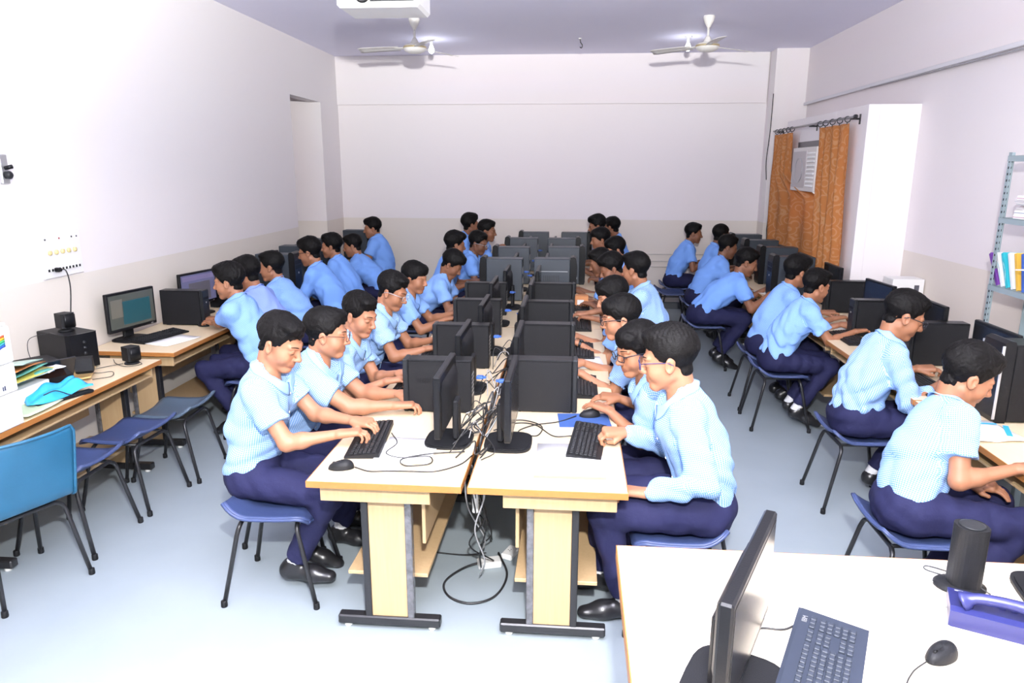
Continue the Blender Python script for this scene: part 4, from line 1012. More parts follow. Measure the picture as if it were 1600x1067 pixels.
# printer with white body
t = thing('printer', 'tall white printer with a small rainbow logo, cut by the frame edge', 'printer', (-2.975, 2.93, TZ))
b = MB(); b.bb(-.25, .25, -.28, .28, .0, .17, .006); b.build('paper_cassette', SOFTW, t)
b = MB(); b.bb(-.25, .248, -.28, .278, .173, .315, .006); b.build('lower_body', SOFTW, t)
b = MB(); b.bb(-.25, .25, -.28, .28, .318, .50, .008); bd = b.build('upper_body', SOFTW, t)
b = MB(); b.bb(-.24, .24, -.27, .27, .503, .515, .003); b.build('lid', SOFTW, t)
for k, c in enumerate([(.75, .12, .04), (.85, .50, .03), (.05, .45, .15), (.05, .35, .45), (.03, .09, .5)]):
    b = MB(); z0 = .435-k*.012
    b.sheet(lambda u, v: (.2525, .175+u*.06, z0+u*.022+.006*math.sin(PI*u)+(v-.5)*.011), 7, 2, .0015); b.build('logo_stripe', mat(f'logo{k}', c, .5), bd)
b = MB(); b.bb(.2475, .2500, .18, .186, .195, .215, .0003); b.bb(.2475, .2500, .191, .198, .195, .217, .0003); b.build('printed_mark', mat('ink', (.03, .04, .09), .6), t)
# folders, bag, dark tray on the left desk
t = thing('laptop_tray', 'open black case with glossy lid leaning behind the folders', 'case', (-3.13, 3.86, TZ), -.55)
b = MB(); b.bb(-.16, .16, -.11, .11, .0, .13, .006); b.build('body', PLASTM, t)
b = MB(); b.box((.175, 0, .10), (.012, .24, .17), .003, Matrix.Rotation(.5, 3, 'Y')); b.build('lid', mat('glossy_black', (.01, .01, .012), .08), t)
FG = 'plastic folders on the left desk'
for k, (c, l) in enumerate([((.10, .36, .30), 'teal plastic folder, lowest of the folder pile'), ((.45, .55, .50), 'clear grey plastic folder in the folder pile'), ((.62, .55, .12), 'yellow plastic folder in the folder pile'), ((.12, .42, .36), 'green plastic folder in the folder pile'), ((.60, .22, .06), 'orange folder sticking out of the folder pile'), ((.40, .62, .52), 'pale green plastic folder, topmost of the folder pile')]):
    b = MB(); b.sheet(lambda u, v, k=k: ((u-.5)*.25, (v-.5)*.34, .02+.012*math.sin(2.5*u+k)+.010*v*math.sin(k*1.7+3*v)), 9, 9, .004)
    o = tag(b.build('plastic_folder', mat(f'folder{k}', c, .25)), l, 'folder', FG); o.location = (-3.02+.01*(k % 3), 3.50-.006*k, TZ+.10+.022*k); o.rotation_euler = (.12-.05*k, -.10+.03*k, -.25+.13*k)
b = MB(); b.bb(-.12, .12, -.16, .16, 0, .095, .004); o = tag(b.build('book_pile', WHITE), 'pile of white papers under the plastic folders', 'papers'); o.location = (-3.03, 3.49, TZ)
for k, (x, y, r, c, l) in enumerate([(-2.98, 3.80, .6, (.80, .80, .78), 'loose white papers fanned on the left desk'), (-3.0, 3.78, .9, (.62, .22, .07), 'orange folder sheet under the loose papers'), (-2.84, 3.38, .05, (.55, .65, .45), 'pale green booklet at the edge of the left desk'), (-3.02, 4.0, .5, (.75, .50, .20), 'yellow envelope beside the subwoofer')]):
    sheet_of_paper('loose_paper', l, 'paper', (x, y, TZ+.001+.003*k), r, .20, .28, 3, mat(f'loose{k}', c, .6), .01)
t = thing('plastic_bag', 'crumpled sky-blue plastic bag on the left desk', 'bag', (-2.87, 3.60, TZ+.006), -.35)
b = MB()
def bag(u, v):
    a = (u-.5); q = (v-.5); z = .055*max(0, 1-(2*q)**2)*(1-(1.7*a)**4 if abs(a) < .5 else 0)+.014*math.sin(13*u+5*v)*(1-abs(2*q))+.010*math.sin(21*v+7*u)
    return (q*.22*(1+.15*math.sin(6*u)), a*.34*(1+.08*math.sin(9*v)), .012+max(.002, z)+.06*max(0, u-.7))
b.sheet(bag, 22, 18, .002); b.build('film', mat('bag_blue', (.04, .42, .80), .25, bump=.4, bscale=30), t)
b = MB(); b.sheet(lambda u, v: ((v-.5)*.09-.02, (u-.5)*.10+.02, .085+.006*math.sin(5*u)+.02*u), 7, 5, .002); b.build('white_label', WHITE, t)
b = MB(); b.box((.0, .0, .045), (.05, .018, .003), .001); b.build('red_print', mat('bag_red', (.55, .03, .08), .5), t); t.children[-1].location = (-.02, .03, .052)
b = MB(); b.tube(curve_pts([(.09, -.10, .05), (.10, -.04, .06), (.10, .03, .02), (.115, .06, .004)], 6), .003, 6); b.build('drawstring', CABLE, t)
b = MB(); b.bb(.07, .115, -.15, .17, -.004, .012, .004); b.build('black_hem', PLASTM, t)
# switchboard on the left wall
t = thing('switchboard', 'white socket and switch panel with yellowed knobs on the left wall', 'switchboard', (XL+.001, 4.53, 1.29))
b = MB(); b.bb(0, .016, -.19, .19, 0, .30, .004); b.build('plate', SOFTW, t)
for k in range(10):
    b = MB(); b.bb(.015, .024, -.155+k*.033-.011, -.155+k*.033+.011, .045, .085, .003); b.build('switch', SOFTW, t); b = MB(); b.bb(.0235, .0255, -.155+k*.033-.009, -.155+k*.033+.009, .046, .062, .001); b.build('switch_mark', BEZ, t.children[-1])
for k in range(5):
    b = MB(); b.lathe([(.016, 0), (.015, .012), (.008, .014), (.0, .014)], (.015, -.12+k*.06, .165), 14, Matrix.Rotation(PI/2, 3, 'Y')); b.build('knob', mat('yellowed_knob', (.72, .60, .28), .4), t)
for k, y in enumerate((-.15, -.02, .10, .15)):
    b = MB(); b.bb(.015, .020, y-.02, y+.02, .235, .275, .003); b.build('socket', SOFTW, t); b = MB(); b.lathe([(.006, 0), (.006, .003)], (.019, y, .252), 10, Matrix.Rotation(PI/2, 3, 'Y')); b.build('socket_hole', mat('red_lamp', (.25, .02, .02), .4) if k == 1 else STEEL, t.children[-1])
t2 = thing('power_plug', 'black power plug in the left wall panel', 'plug', (XL+.026, 4.43, 1.345)); b = MB(); b.box((.02, 0, 0), (.04, .035, .028), .008); b.build('body', PLAST, t2); b = MB(); b.tube(curve_pts([(.03, .0, .0), (.05, .03, -.01), (.05, .05, -.12), (.03, .045, -.3), (.03, .02, -.45), (.05, .0, -.58)], 6), .004, 6); b.build('cord', CABLE, t2)
t = thing('wall_bracket', 'small pale clamp fixed on the left wall, cut by the frame edge', 'bracket', (XL+.002, 4.14, 1.90)); b = MB(); b.bb(0, .02, -.03, .03, 0, .17, .004); b.build('plate', SILV, t); b = MB(); b.lathe([(.022, 0), (.024, .03), (.014, .04), (.0, .04)], (.018, 0, .05), 14, Matrix.Rotation(PI/2, 3, 'Y')); b.build('knob', BEZ, t)
b = MB(); b.tube([(.02, 0, .09), (.06, .012, .10)], .012, 8); b.build('clip', PLAST, t)

# ------------------------------------------------------------------ along the right wall
bt = make_tower('tower_computer', 'black tower with silver front strips beside the boy reading at the right', PLAST); bt['group'] = 'black computers along the right wall'
bt.location = (2.335, 3.74, TZ); bt.rotation_euler = (0, 0, PI)
for y in (-.089, .089):
    b = MB(); b.bb(.205, .2185, y-.003 if y < 0 else y-.002, y+.002 if y < 0 else y+.003, .02, .40, .001); b.build('silver_strip', SILV, bt)
for x, y, l in [(2.36, 4.80, 'slim black desktop computer between the two nearest boys at the right wall'), (2.30, 5.62, 'slim black desktop computer end-on behind the bespectacled boy at the right'), (2.42, 6.58, 'slim black desktop computer in front of the white bay')]:
    c = clone(slim0, None, (x, y, TZ), PI, l, CG)
    for ch in list(c.children):
        if ch.name.startswith('lettering'): bpy.data.objects.remove(ch)
for x, y, l in [(2.16, 7.36, 'black-fronted grey tower under the orange curtain, nearest of the far right towers'), (2.25, 8.24, 'grey tower under the curtain, second of the far right towers'), (2.26, 9.06, 'grey tower left of the curtain, third of the far right towers'), (2.25, 9.82, 'grey tower in the far right corner')]: clone(tow0, None, (x, y, TZ), PI, l, TG)
for x, y, r, l in [(2.44, 4.26, PI, 'black monitor behind the near tower at the right wall'), (2.46, 5.1, PI, 'black monitor below the metal shelf at the right wall'), (2.46, 5.95, PI+.1, 'black monitor in front of the white carton'), (2.45, 7.0, PI, 'black monitor at the bay corner under the curtain'), (2.45, 7.86, PI, 'black monitor under the middle of the curtain'), (2.45, 8.66, PI, 'black monitor under the far edge of the curtain')]: clone(mon0, None, (x, y, TZ), r, l, MG)
for y, l in ((4.3, 'black keyboard of the bespectacled boy at the right wall'), (5.5, 'black keyboard in the middle of the right wall row'), (7.0, 'black keyboard near the curtain')): clone(kb0, None, (2.08, y, TZ), PI, l, KG)
clone(ms0, None, (1.985, 3.02, TZ), PI, 'black mouse at the right edge of the photo, front right desk', UG)
t = thing('exercise_book', 'open white exercise book with blue tape at the right desk edge', 'book', (1.98, 3.50, TZ), .12)
b = MB(); b.sheet(lambda u, v: ((u-.5)*.32, (v-.5)*.27, .008+.008*abs(math.sin(2*PI*u))), 13, 4, .005); b.build('pages', WHITE, t)
b = MB(); b.box((.13, -.02, .017), (.025, .16, .001), .0004, Matrix.Rotation(-.5, 3, 'Z')); b.box((.10, .08, .018), (.08, .018, .001), .0004, Matrix.Rotation(-.2, 3, 'Z')); b.build('blue_tape', mat('tape_blue', (.05, .42, .78), .4), t)
sheet_of_paper('paper_sheet', 'white sheet leaning in the glare under the far right towers', 'paper', (2.02, 7.55, TZ), .4, .22, .34)
sheet_of_paper('paper_sheet', 'white sheet beneath the hands of the boys at the right wall middle', 'paper', (2.06, 5.95, TZ), .2)
t = thing('carton', 'white cardboard carton in front of the right wall, beside the bay', 'carton', (2.86, 6.50, .0)); 
b = MB(); b.bb(-.13, .13, -.10, .10, .80, 1.08, .003); b.build('box', SOFTW, t); b = MB(); b.bb(.05, .09, -.1015, -.0995, .98, 1.03, .0005); b.build('printed_mark', mat('ink2', (.08, .08, .10), .6), t)
b = MB(); b.bb(-.15, .135, -.16, .16, .77, .80, .004); st = thing('wooden_stand', 'narrow wooden stand under the white carton at the right wall', 'stand', (2.86, 6.50, .0)); b.build('stand_top', PANEL, st)
for sx in (-.13, .115):
    b = MB(); b.bb(sx-.012, sx+.012, -.15, .15, 0, .77, .003); b.build('stand_side', PANEL, st)
# metal shelf with books
t = thing('metal_shelf', 'grey slotted-angle metal shelf rack at the right wall', 'shelf', (2.70, 4.30, 0))
GM = mat('shelf_grey', (.33, .41, .44), .45, .2)
for x in (0, .27):
    for y in (0.0, .62):
        sgn = 1 if y > .3 else -1; b = MB(); b.bb(x-.002, x+.002, y, y-.036*sgn, 0, 2.10, .001); b.bb(x, x+(.036 if x == 0 else -.036), y-.002, y+.002, 0, 2.10, .001); p = b.build('post', GM, t)
        if x == 0 and y > .3:
            b = MB()
            for k in range(52): b.bb(.012, .024, y-.0032, y-.0012, .05+k*.039, .064+k*.039, .0005); b.bb(-.0032, -.0012, y-.024, y-.012, .05+k*.039, .064+k*.039, .0005)
            b.build('slot_holes', BEZ, p); t.children[-1]
            p.children[0]['kind'] = 'stuff'
for z in (.45, 1.27, 1.70, 2.08):
    b = MB(); b.bb(-.004, .275, -.002, .622, z-.002, z, .0005); b.bb(-.004, -.002, -.002, .622, z-.035, z, .0005); b.bb(-.004, .275, .620, .622, z-.035, z, .0005); b.bb(-.004, .275, -.002, 0, z-.035, z, .0005); b.build('shelf_board', GM, t)
rg = random.Random(5)
BKG = 'books on the metal shelf'
cols = [((.16, .05, .30), 'purple book leaning at the end of the metal shelf'), ((.80, .80, .82), 'white book leaning on the metal shelf'), ((.03, .42, .50), 'teal book with white swirl on the metal shelf'), ((.75, .78, .80), 'pale book standing on the metal shelf'), ((.70, .42, .06), 'yellow-orange book standing on the metal shelf'), ((.05, .12, .45), 'dark blue book standing on the metal shelf'), ((.08, .45, .30), 'green book standing on the metal shelf'), ((.78, .74, .70), 'cream book standing on the metal shelf')]
for k, (c, l) in enumerate(cols):
    t = thing('book', l, 'book', (2.80, 4.86-k*.055, 1.271), 0, BKG); a = -.62+.07*k
    M = Matrix.Rotation(a, 4, 'X')
    b = MB(); b.bb(-.08, .08, -.012, -.010, 0, .235, .0006); b.bb(-.08, .08, .010, .012, 0, .235, .0006); b.bb(-.082, -.079, -.012, .012, 0, .235, .0006); o = b.build('cover', mat(f'book{k}', c, .4), t); o.matrix_basis = M
    b = MB(); b.bb(-.078, .077, -.0098, .0098, .002, .232, .0004); o = b.build('pages', WHITE, t); o.matrix_basis = M
    if k in (1, 2):
        b = MB(); b.sheet(lambda u, v: (-.0835, 0+.006*math.cos(5*u), .05+.12*u+(v-.5)*.012), 8, 2, .0008); o = b.build('swirl', WHITE if k == 2 else mat('swirl_teal', (.05, .5, .5), .4), t); o.matrix_basis = M
text_part('7', .05, (-.0, -.0, 0), (0, 0, 0), mat('print_orange', (.6, .2, .05), .5), t, 'lettering', .0006); o = t.children[-1]; o.matrix_basis = M @ Matrix.Translation((-.0826, .006, .15)) @ Matrix.Rotation(-PI/2, 4, 'Z') @ Matrix.Rotation(PI/2, 4, 'X') @ Matrix.Scale(.4, 4)
z = 1.701
for k in range(7):
    th = rg.choice((.012, .018, .026)); b = MB(); b.bb(-.10, .10, -.14, .14, 0, th, .001); t = thing('paper_stack', f'bundle of white papers, {ORD[k]} from the bottom on the upper metal shelf', 'papers', (2.82+rg.uniform(-.015, .015), 4.66+rg.uniform(-.03, .03), z), rg.uniform(-.15, .15), 'paper bundles on the upper metal shelf')
    b.build('sheets', mat(f'bundle{k % 3}', [(.86, .86, .86), (.78, .76, .74), (.84, .80, .82)][k % 3], .7), t); b = MB(); b.bb(-.101, -.0995, -.141, .141, th*.3, th*.45, .0003); b.build('coloured_edge', mat(f'edge{k % 3}', [(.45, .20, .30), (.2, .25, .35), (.5, .5, .5)][k % 3], .6), t); z += th+.0005
# curtains, rod, window with the air cooler
def curtain_mat():
    m = mat('curtain_cloth', (.60, .26, .09), .75, spec=.2, bump=.15, bscale=120); nt, b = nodes_of(m)
    uv = nt.nodes.new('ShaderNodeUVMap'); uv.uv_map = 'UVMap'; mp = nt.nodes.new('ShaderNodeMapping'); mp.inputs['Scale'].default_value = (9, 9, 1); nt.links.new(uv.outputs[0], mp.inputs[0])
    v = nt.nodes.new('ShaderNodeTexVoronoi'); v.inputs['Scale'].default_value = 1.0; v.inputs['Randomness'].default_value = .85; nt.links.new(mp.outputs[0], v.inputs['Vector'])
    w = nt.nodes.new('ShaderNodeMath'); w.operation = 'MULTIPLY'; w.inputs[1].default_value = 21; nt.links.new(v.outputs['Distance'], w.inputs[0])
    s_ = nt.nodes.new('ShaderNodeMath'); s_.operation = 'SINE'; nt.links.new(w.outputs[0], s_.inputs[0])
    g = nt.nodes.new('ShaderNodeMath'); g.operation = 'GREATER_THAN'; g.inputs[1].default_value = .62; nt.links.new(s_.outputs[0], g.inputs[0])
    mx = nt.nodes.new('ShaderNodeMix'); mx.data_type = 'RGBA'; mx.inputs[6].default_value = (.60, .25, .08, 1); mx.inputs[7].default_value = (.68, .38, .18, 1); nt.links.new(g.outputs[0], mx.inputs[0]); nt.links.new(mx.outputs[2], b.inputs['Base Color'])
    tr = nt.nodes.new('ShaderNodeBsdfTranslucent'); tr.inputs[0].default_value = (.75, .30, .06, 1); ms = nt.nodes.new('ShaderNodeMixShader'); ms.inputs[0].default_value = .35
    out = nt.nodes['Material Output']; nt.links.new(b.outputs[0], ms.inputs[1]); nt.links.new(tr.outputs[0], ms.inputs[2]); nt.links.new(ms.outputs[0], out.inputs[0]); return m
CURT = curtain_mat()
def curtain(name, label, y0t, y1t, y0b, y1b, folds, tuck=None):
    nu, nv = 61, 30; V = []; uvs = []
    for i in range(nu):
        u = i/(nu-1)
        for j in range(nv):
            v = j/(nv-1); z = 2.40-v*(2.40-.86)
            y = (y0t+(y1t-y0t)*u)*(1-v)+(y0b+(y1b-y0b)*u)*v
            if tuck: y += tuck(u, v)
            x = 2.47+.030*math.sin(u*folds*2*PI+.4*math.sin(3*v))*(.5+.5*min(1, v*3))+.006*math.sin(u*40+v*9)
            V.append((x, y, z)); uvs.append((u*1.0, v*1.6))
    F_ = [(i*nv+j, (i+1)*nv+j, (i+1)*nv+j+1, i*nv+j+1) for i in range(nu-1) for j in range(nv-1)]
    P = np.array(V); Q = np.array(F_); me = np_mesh(name, P, Q, [CURT], None, np.array(uvs)[Q])
    o = new_obj(name, me); md = o.modifiers.new('thickness', 'SOLIDIFY'); md.thickness = .003
    return tag(o, label, 'curtain', 'orange patterned curtains')
# the far curtain is pulled aside below the cooler and tucked over it
curtain('curtain', 'orange patterned curtain nearer the white bay corner', 7.12, 7.92, 7.02, 7.72, 4)
def tk(u, v):
    # sweeps towards the near curtain below the cooler
    return -(.95*max(0, min(1, (v-.38)/.30))*(1-u)) + .0
curtain('curtain', 'orange curtain swept across the window below the cooler', 8.90, 9.62, 8.80, 9.60, 4, lambda u, v: -(1.18*max(0, min(1, (v-.30)/.16))**1.1)*(1-u)**1.3)
t = thing('curtain_rod', 'steel curtain rod with rings over the bay window', 'curtain rod', (2.47, 6.98, 2.45))
b = MB(); b.tube([(0, 0, 0), (0, 2.72, 0)], .011, 10); b.build('rod', mat('rod_steel', (.30, .29, .30), .35, .6), t)
b = MB(); b.lathe([(.011, 0), (.02, .01), (.018, .035), (.0, .045)], (0, 0, 0), 12, Matrix.Rotation(PI/2, 3, 'X')); b.build('finial', STEEL, t)
for y in (.10, 1.3, 2.60):
    b = MB(); b.bb(0, .09, y-.008, y+.008, -.02, -.004, .002); b.bb(.082, .09, y-.02, y+.02, -.06, .03, .002); b.build('bracket', STEEL, t)
for y in (.17, .37, .57, .77, .93, 1.92, 2.08, 2.24, 2.40, 2.56):
    b = MB(); b.tube([(.026*math.cos(a), y, -.012+.026*math.sin(a)) for a in [2*PI*k/16 for k in range(17)]], .0045, 6, False); b.build('ring', STEEL, t); b = MB(); b.tube([(0, y, -.038), (0, y+.01, -.055)], .004, 6); b.build('ring_hook', STEEL, t)
o = thing('window_1', None, None); o['kind'] = 'structure'; o.location = (bx0, 0, 0); del_cat = o
FRM = mat('window_frame_dark', (.16, .15, .16), .5)
b = MB()
for y in (WY0, WY1): b.bb(-.012, .05, y-.03, y+.03, WZ0-.03, WZ1+.03, .003)
for z in (WZ0, WZ1): b.bb(-.012, .05, WY0, WY1, z-.03, z+.03, .003)
b.build('window_frame', FRM, o)
b = MB(); b.bb(.03, .036, WY0, WY1, WZ0, WZ1, .001); b.build('pane', mat('bright_pane', (.80, .85, .9), .15, emit=.8), o)
t = thing('air_cooler', 'cream window air cooler between the two orange curtains', 'cooler', (2.50, 8.25, 1.76))
b = MB(); b.bb(-.06, .05, -.40, .42, 0, .46, .006); b.build('casing', mat('cooler_cream', (.72, .68, .66), .5), t)
b = MB(); b.bb(-.066, -.058, -.10, .38, .04, .42, .003); gr = b.build('front_panel', mat('cooler_panel', (.50, .46, .46), .5), t)
b = MB(); b.tube([(-.068, .14+.13*math.cos(a), .22+.13*math.sin(a)) for a in [2*PI*k/28 for k in range(29)]], .003, 6, False); b.build('fan_ring', SILV, gr)
for k in range(9):
    b = MB(); b.box((-.064, -.25, .06+k*.042), (.010, .24, .020), .002, Matrix.Rotation(.5, 3, 'Y')); b.build('louvre', SOFTW, t)
t = thing('hanging_bag', 'grey-green sack hanging in the corner beside the pillar', 'sack', (2.62, 9.98, 1.0))
b = MB(); b.lathe([(.02, .88), (.05, .84), (.07, .6), (.085, .4), (.10, .2), (.085, .05), (.03, .0)][::-1], (0, 0, 0), 18, sx=.7); b.build('cloth', mat('sack_cloth', (.10, .12, .11), .8, bump=.8, bscale=18, var=.4, vscale=12), t); b = MB(); b.tube([(0, 0, .87), (.02, .1, 1.0), (.05, .24, 1.02)], .006, 6); b.build('cord', CABLE, t)
cable([(2.555, 10.21, 2.95), (2.55, 10.2, 2.5), (2.53, 10.2, 2.1), (2.55, 10.2, 1.85)], .006, 'dark cord hanging down the pillar edge', CABLE, 'cord', 'cord')

# ------------------------------------------------------------------ ceiling: fans, bulbs, projector
def fan(label, loc, a0):
    t = thing('ceiling_fan', label, 'fan', loc, 0, 'ceiling fans'); cream = mat('fan_cream', (.74, .72, .68), .35); gold = mat('fan_gold', (.55, .45, .25), .3, .5)
    b = MB(); b.lathe([(.055, .0), (.06, -.015), (.045, -.06), (.022, -.10), (.016, -.115)], (0, 0, 0), 20); b.build('canopy', cream, t)
    b = MB(); b.tube([(0, 0, -.10), (0, 0, -.27)], .012, 10); b.build('down_rod', cream, t)
    b = MB(); b.lathe([(.014, -.19), (.024, -.205), (.045, -.245), (.05, -.255)], (0, 0, 0), 20); b.build('lower_cup', cream, t)
    b = MB(); b.lathe([(.04, -.255), (.10, -.262), (.118, -.275), (.118, -.30), (.105, -.325), (.06, -.345), (.0, -.35)][::-1], (0, 0, 0), 28); h = b.build('motor', cream, t)
    b = MB(); b.lathe([(.119, -.280), (.1215, -.285), (.1215, -.294), (.119, -.298)], (0, 0, 0), 28); b.build('gold_band', gold, h)
    for k in range(3):
        a = a0+k*2*PI/3; M = Matrix.Rotation(a, 4, 'Z') @ Matrix.Translation((0, 0, -.295)) @ Matrix.Rotation(.20, 4, 'X')
        b = MB(); b.sheet(lambda u, v: (.17+u*.44, (v-.5)*(.115+.03*u)*(1-.25*max(0, u-.93)/.07), -.012*u*u+.006*math.cos((v-.5)*3)), 12, 6, .003); o = b.build('blade', cream, t); o.matrix_basis = M
        b = MB(); b.bb(.10, .22, -.022, .022, -.002, .006, .002); o = b.build('blade_iron', cream, t); o.matrix_basis = M
fan('cream ceiling fan on the left, beyond the projector', (-1.71, 7.97, ZC), PI-.08)
fan('cream ceiling fan on the right', (1.32, 8.08, ZC), .55)
def bulb(label, x, y):
    t = thing('light_bulb', label, 'lamp', (x, y, ZC), 0, 'lit ceiling bulbs')
    b = MB(); b.lathe([(.045, 0), (.045, -.012), (.02, -.02), (.02, -.07), (.017, -.072)], (0, 0, 0), 16); b.build('holder', SOFTW, t)
    b = MB(); b.lathe([(.0, -.165), (.018, -.16), (.034, -.14), (.036, -.12), (.026, -.095), (.016, -.07)], (0, 0, 0), 18); b.build('globe', mat('lit_globe', (1, 1, 1), .3, emit=14, ecol=(.86, .90, 1)), t)
    l = bpy.data.lights.new('bulb_light', 'POINT'); l.energy = 2.2; l.color = (.86, .90, 1); l.shadow_soft_size = .04; o = bpy.data.objects.new('bulb_light', l); COL.objects.link(o); o.location = (x, y, ZC-.19)
bulb('lit bulb beside the left ceiling fan', -1.78, 9.25); bulb('lit bulb beside the right ceiling fan', 1.29, 9.28)
t = thing('ceiling_hook', 'small dark hook hanging from the ceiling between the fans', 'hook', (.015, 9.30, ZC)); b = MB(); b.lathe([(.02, 0), (.018, -.008), (.006, -.012)], (0, 0, 0), 12); b.build('plate', SOFTW, t); b = MB(); b.tube(curve_pts([(0, 0, -.01), (.01, 0, -.05), (.03, 0, -.08), (.02, 0, -.11), (0, 0, -.10)], 5), .006, 6); b.build('hook', STEEL, t)
t = thing('projector', 'white projector hanging from the ceiling at the top edge of the photo', 'projector', (-1.355, 5.36, 3.05), .0)
b = MB(); b.bb(-.285, .285, -.20, .20, 0, .14, .02); bd = b.build('body', SOFTW, t)
b = MB(); b.lathe([(.05, 0), (.052, .02), (.04, .03), (.0, .022)], (-.10, -.195, .075), 18, Matrix.Rotation(PI/2, 3, 'X')); b.build('lens', STEEL, bd)
b = MB(); b.bb(-.05, .25, -.2025, -.199, .035, .045, .001); b.build('vent_slot', BEZ, bd)
b = MB(); b.tube([(0, 0, .14), (0, 0, ZC-3.05)], .03, 12); b.bb(-.09, .09, -.09, .09, ZC-3.05-.012, ZC-3.05, .002); b.build('mount', SOFTW, t)

# ------------------------------------------------------------------ the teacher's desk at the front right
t = thing('teacher_desk', 'wide cream desk in the front right corner', 'desk', (.165, 1.05, 0))
b = MB(); b.bb(.004, 1.83, .004, 1.205, .722, .75, .002); tp = b.build('tabletop', wood_mat('teacher_laminate', (.88, .79, .66), (.84, .73, .58), 'X', .35), t)
b = MB(); b.bb(0, .004, 0, 1.209, .70, .749, .001); b.bb(.004, 1.83, 1.205, 1.209, .70, .749, .001); b.bb(.004, 1.83, 0, .004, .70, .749, .001); b.build('edge_band', EDGE, tp)
b = MB(); b.bb(.06, .08, .06, 1.13, 0, .72, .002); b.build('side_panel', PANEL, t); b = MB(); b.bb(1.75, 1.77, .06, 1.13, 0, .72, .002); b.build('side_panel', PANEL, t); b = MB(); b.bb(.08, 1.75, 1.08, 1.10, .25, .72, .002); b.build('modesty_panel', PANEL, t)
tm = clone(mon0, None, (.415, 1.58, TZ), -.43, "large black monitor in profile on the front right desk", MG); tm.scale = (1.08, 1.10, 1.02)
tk_ = make_keyboard('keyboard', 'grey-blue worn keyboard on the front right desk', mat('kb_grey', (.024, .030, .046), .5, spec=.22), KEYG, .46, .185, .024); tk_['group'] = KG; tk_.location = (.655, 1.66, TZ); tk_.rotation_euler = (0, 0, -.43)
text_part('IBM', .020, (-.062, .160, .0255), (0, 0, PI/2), SILV, tk_, 'lettering', .0004)
clone(ms0, None, (.985, 1.745, TZ), .6, 'grey-black mouse on the front right desk', UG)
cable([(.94, 1.72, .757), (.88, 1.67, .755), (.84, 1.60, .755), (.86, 1.5, .755)], .002, 'mouse cable running off the front right desk', CABLE)
cable([(.50, 1.78, .757), (.54, 1.82, .757), (.60, 1.82, .757), (.64, 1.84, .76)], .003, 'keyboard cable behind the front right monitor', CABLE)
t = thing('telephone', 'blue corded telephone on the front right desk', 'telephone', (1.225, 1.915, TZ), -.42)
PB = mat('phone_blue', (.022, .025, .115), .35)
b = MB(); b.prism([(-.085, 0), (.085, 0), (.085, .028), (-.06, .052), (-.085, .048)], -.13, .13, Matrix(((0, 0, 1, 0), (1, 0, 0, 0), (0, 1, 0, 0), (0, 0, 0, 1)))); b.build('base', PB, t)
b = MB(); b.tube(curve_pts([(-.10, -.045, .062), (-.06, -.045, .082), (.04, -.045, .086), (.115, -.045, .064)], 5), [.030, .028, .022, .017, .016, .016, .016, .016, .016, .016, .017, .020, .024, .028, .030, .030][:16], 10); b.build('handset', PB, t)
for k in range(4):
    b = MB(); b.lathe([(.008, 0), (.008, .004), (.0, .005)], (-.06+k*.035, .055, .034), 10, sx=1.3); b.build('button', SOFTW, t)
for r_ in range(3):
    for c_ in range(4): b = MB(); b.box((-.0+c_*.028, .0+r_*.018+.002, .046-r_*.006), (.018, .011, .006), .002); b.build('key', mat('phone_key', (.08, .09, .28), .4), t)
b = MB(); b.box((-.105, .040, .0475), (.022, .006, .001), .0003); b.build('printed_mark', SILV, t)
cable([(1.12, 1.98, .757), (1.06, 1.95, .755), (1.07, 1.88, .755), (1.16, 1.82, .755), (1.26, 1.77, .755)], .0022, 'thin pale cord around the blue telephone', CABW, 'cord', 'cord')
t = thing('desk_speaker', 'tall black desktop loudspeaker on the front right desk', 'speaker', (1.215, 2.10, TZ), .0)
b = MB(); b.prism([(-.045*math.copysign(abs(math.cos(a))**.7, math.cos(a)), .042*math.copysign(abs(math.sin(a))**.7, math.sin(a))) for a in [2*PI*k/24 for k in range(24)]], .012, .205); b.build('cabinet', PLASTM, t)
b = MB(); b.lathe([(.036, .205), (.036, .208), (.030, .2085), (.0, .2075)], (0, 0, 0), 24); b.build('top_ring', BEZ, t)
b = MB(); b.lathe([(.075, 0), (.075, .006), (.05, .014)], (-.01, 0, 0), 24, sy=.8); b.build('base', PLASTM, t)
cable([(1.18, 2.14, .76), (1.14, 2.18, .757), (1.16, 2.2, .757), (1.22, 2.12, .77), (1.27, 2.05, .757)], .002, 'speaker lead beside the tall desk loudspeaker', CABLE)
m3 = clone(mon0, None, (1.47, 2.06, TZ), -.2, 'second black monitor at the right edge, only its stand in view', MG)
sheet_of_paper('paper_sheet', 'white sheet at the back edge of the front right desk', 'paper', (1.09, 2.17, TZ), -.05, .20, .12)

# ------------------------------------------------------------------ stools
stool0.location = (-1.385, 3.09, 0); stool0.rotation_euler = (0, 0, .05)
ch = make_stool('chair', 'turquoise plastic chair with a backrest at the left edge', TURQ, True); ch.location = (-2.67, 2.98, 0); ch.rotation_euler = (0, 0, PI-.40)
stool(-2.68, 3.42, PI, 'empty blue stool next to the turquoise chair')
stool(-2.66, 3.92, PI-.05, 'empty blue stool in front of the blue plastic bag desk')
sl = stool(-2.62, 4.36, PI+.05, 'empty slate-grey stool beside the first boy at the left wall')
for c in sl.children:
    if c.name.startswith('seat') and not c.name.startswith('seat_rail'): c.data = c.data.copy(); c.data.materials[0] = SLATE
ts = stool(1.52, 2.52, PI/2, 'slate-blue stool behind the front right desk, cut by the frame')
for c in ts.children:
    if c.name.startswith('seat') and not c.name.startswith('seat_rail'): c.data = c.data.copy(); c.data.materials[0] = SLATE
stool(1.25, 9.35, .0, 'empty dark stool by the back wall, left of the far right boy')
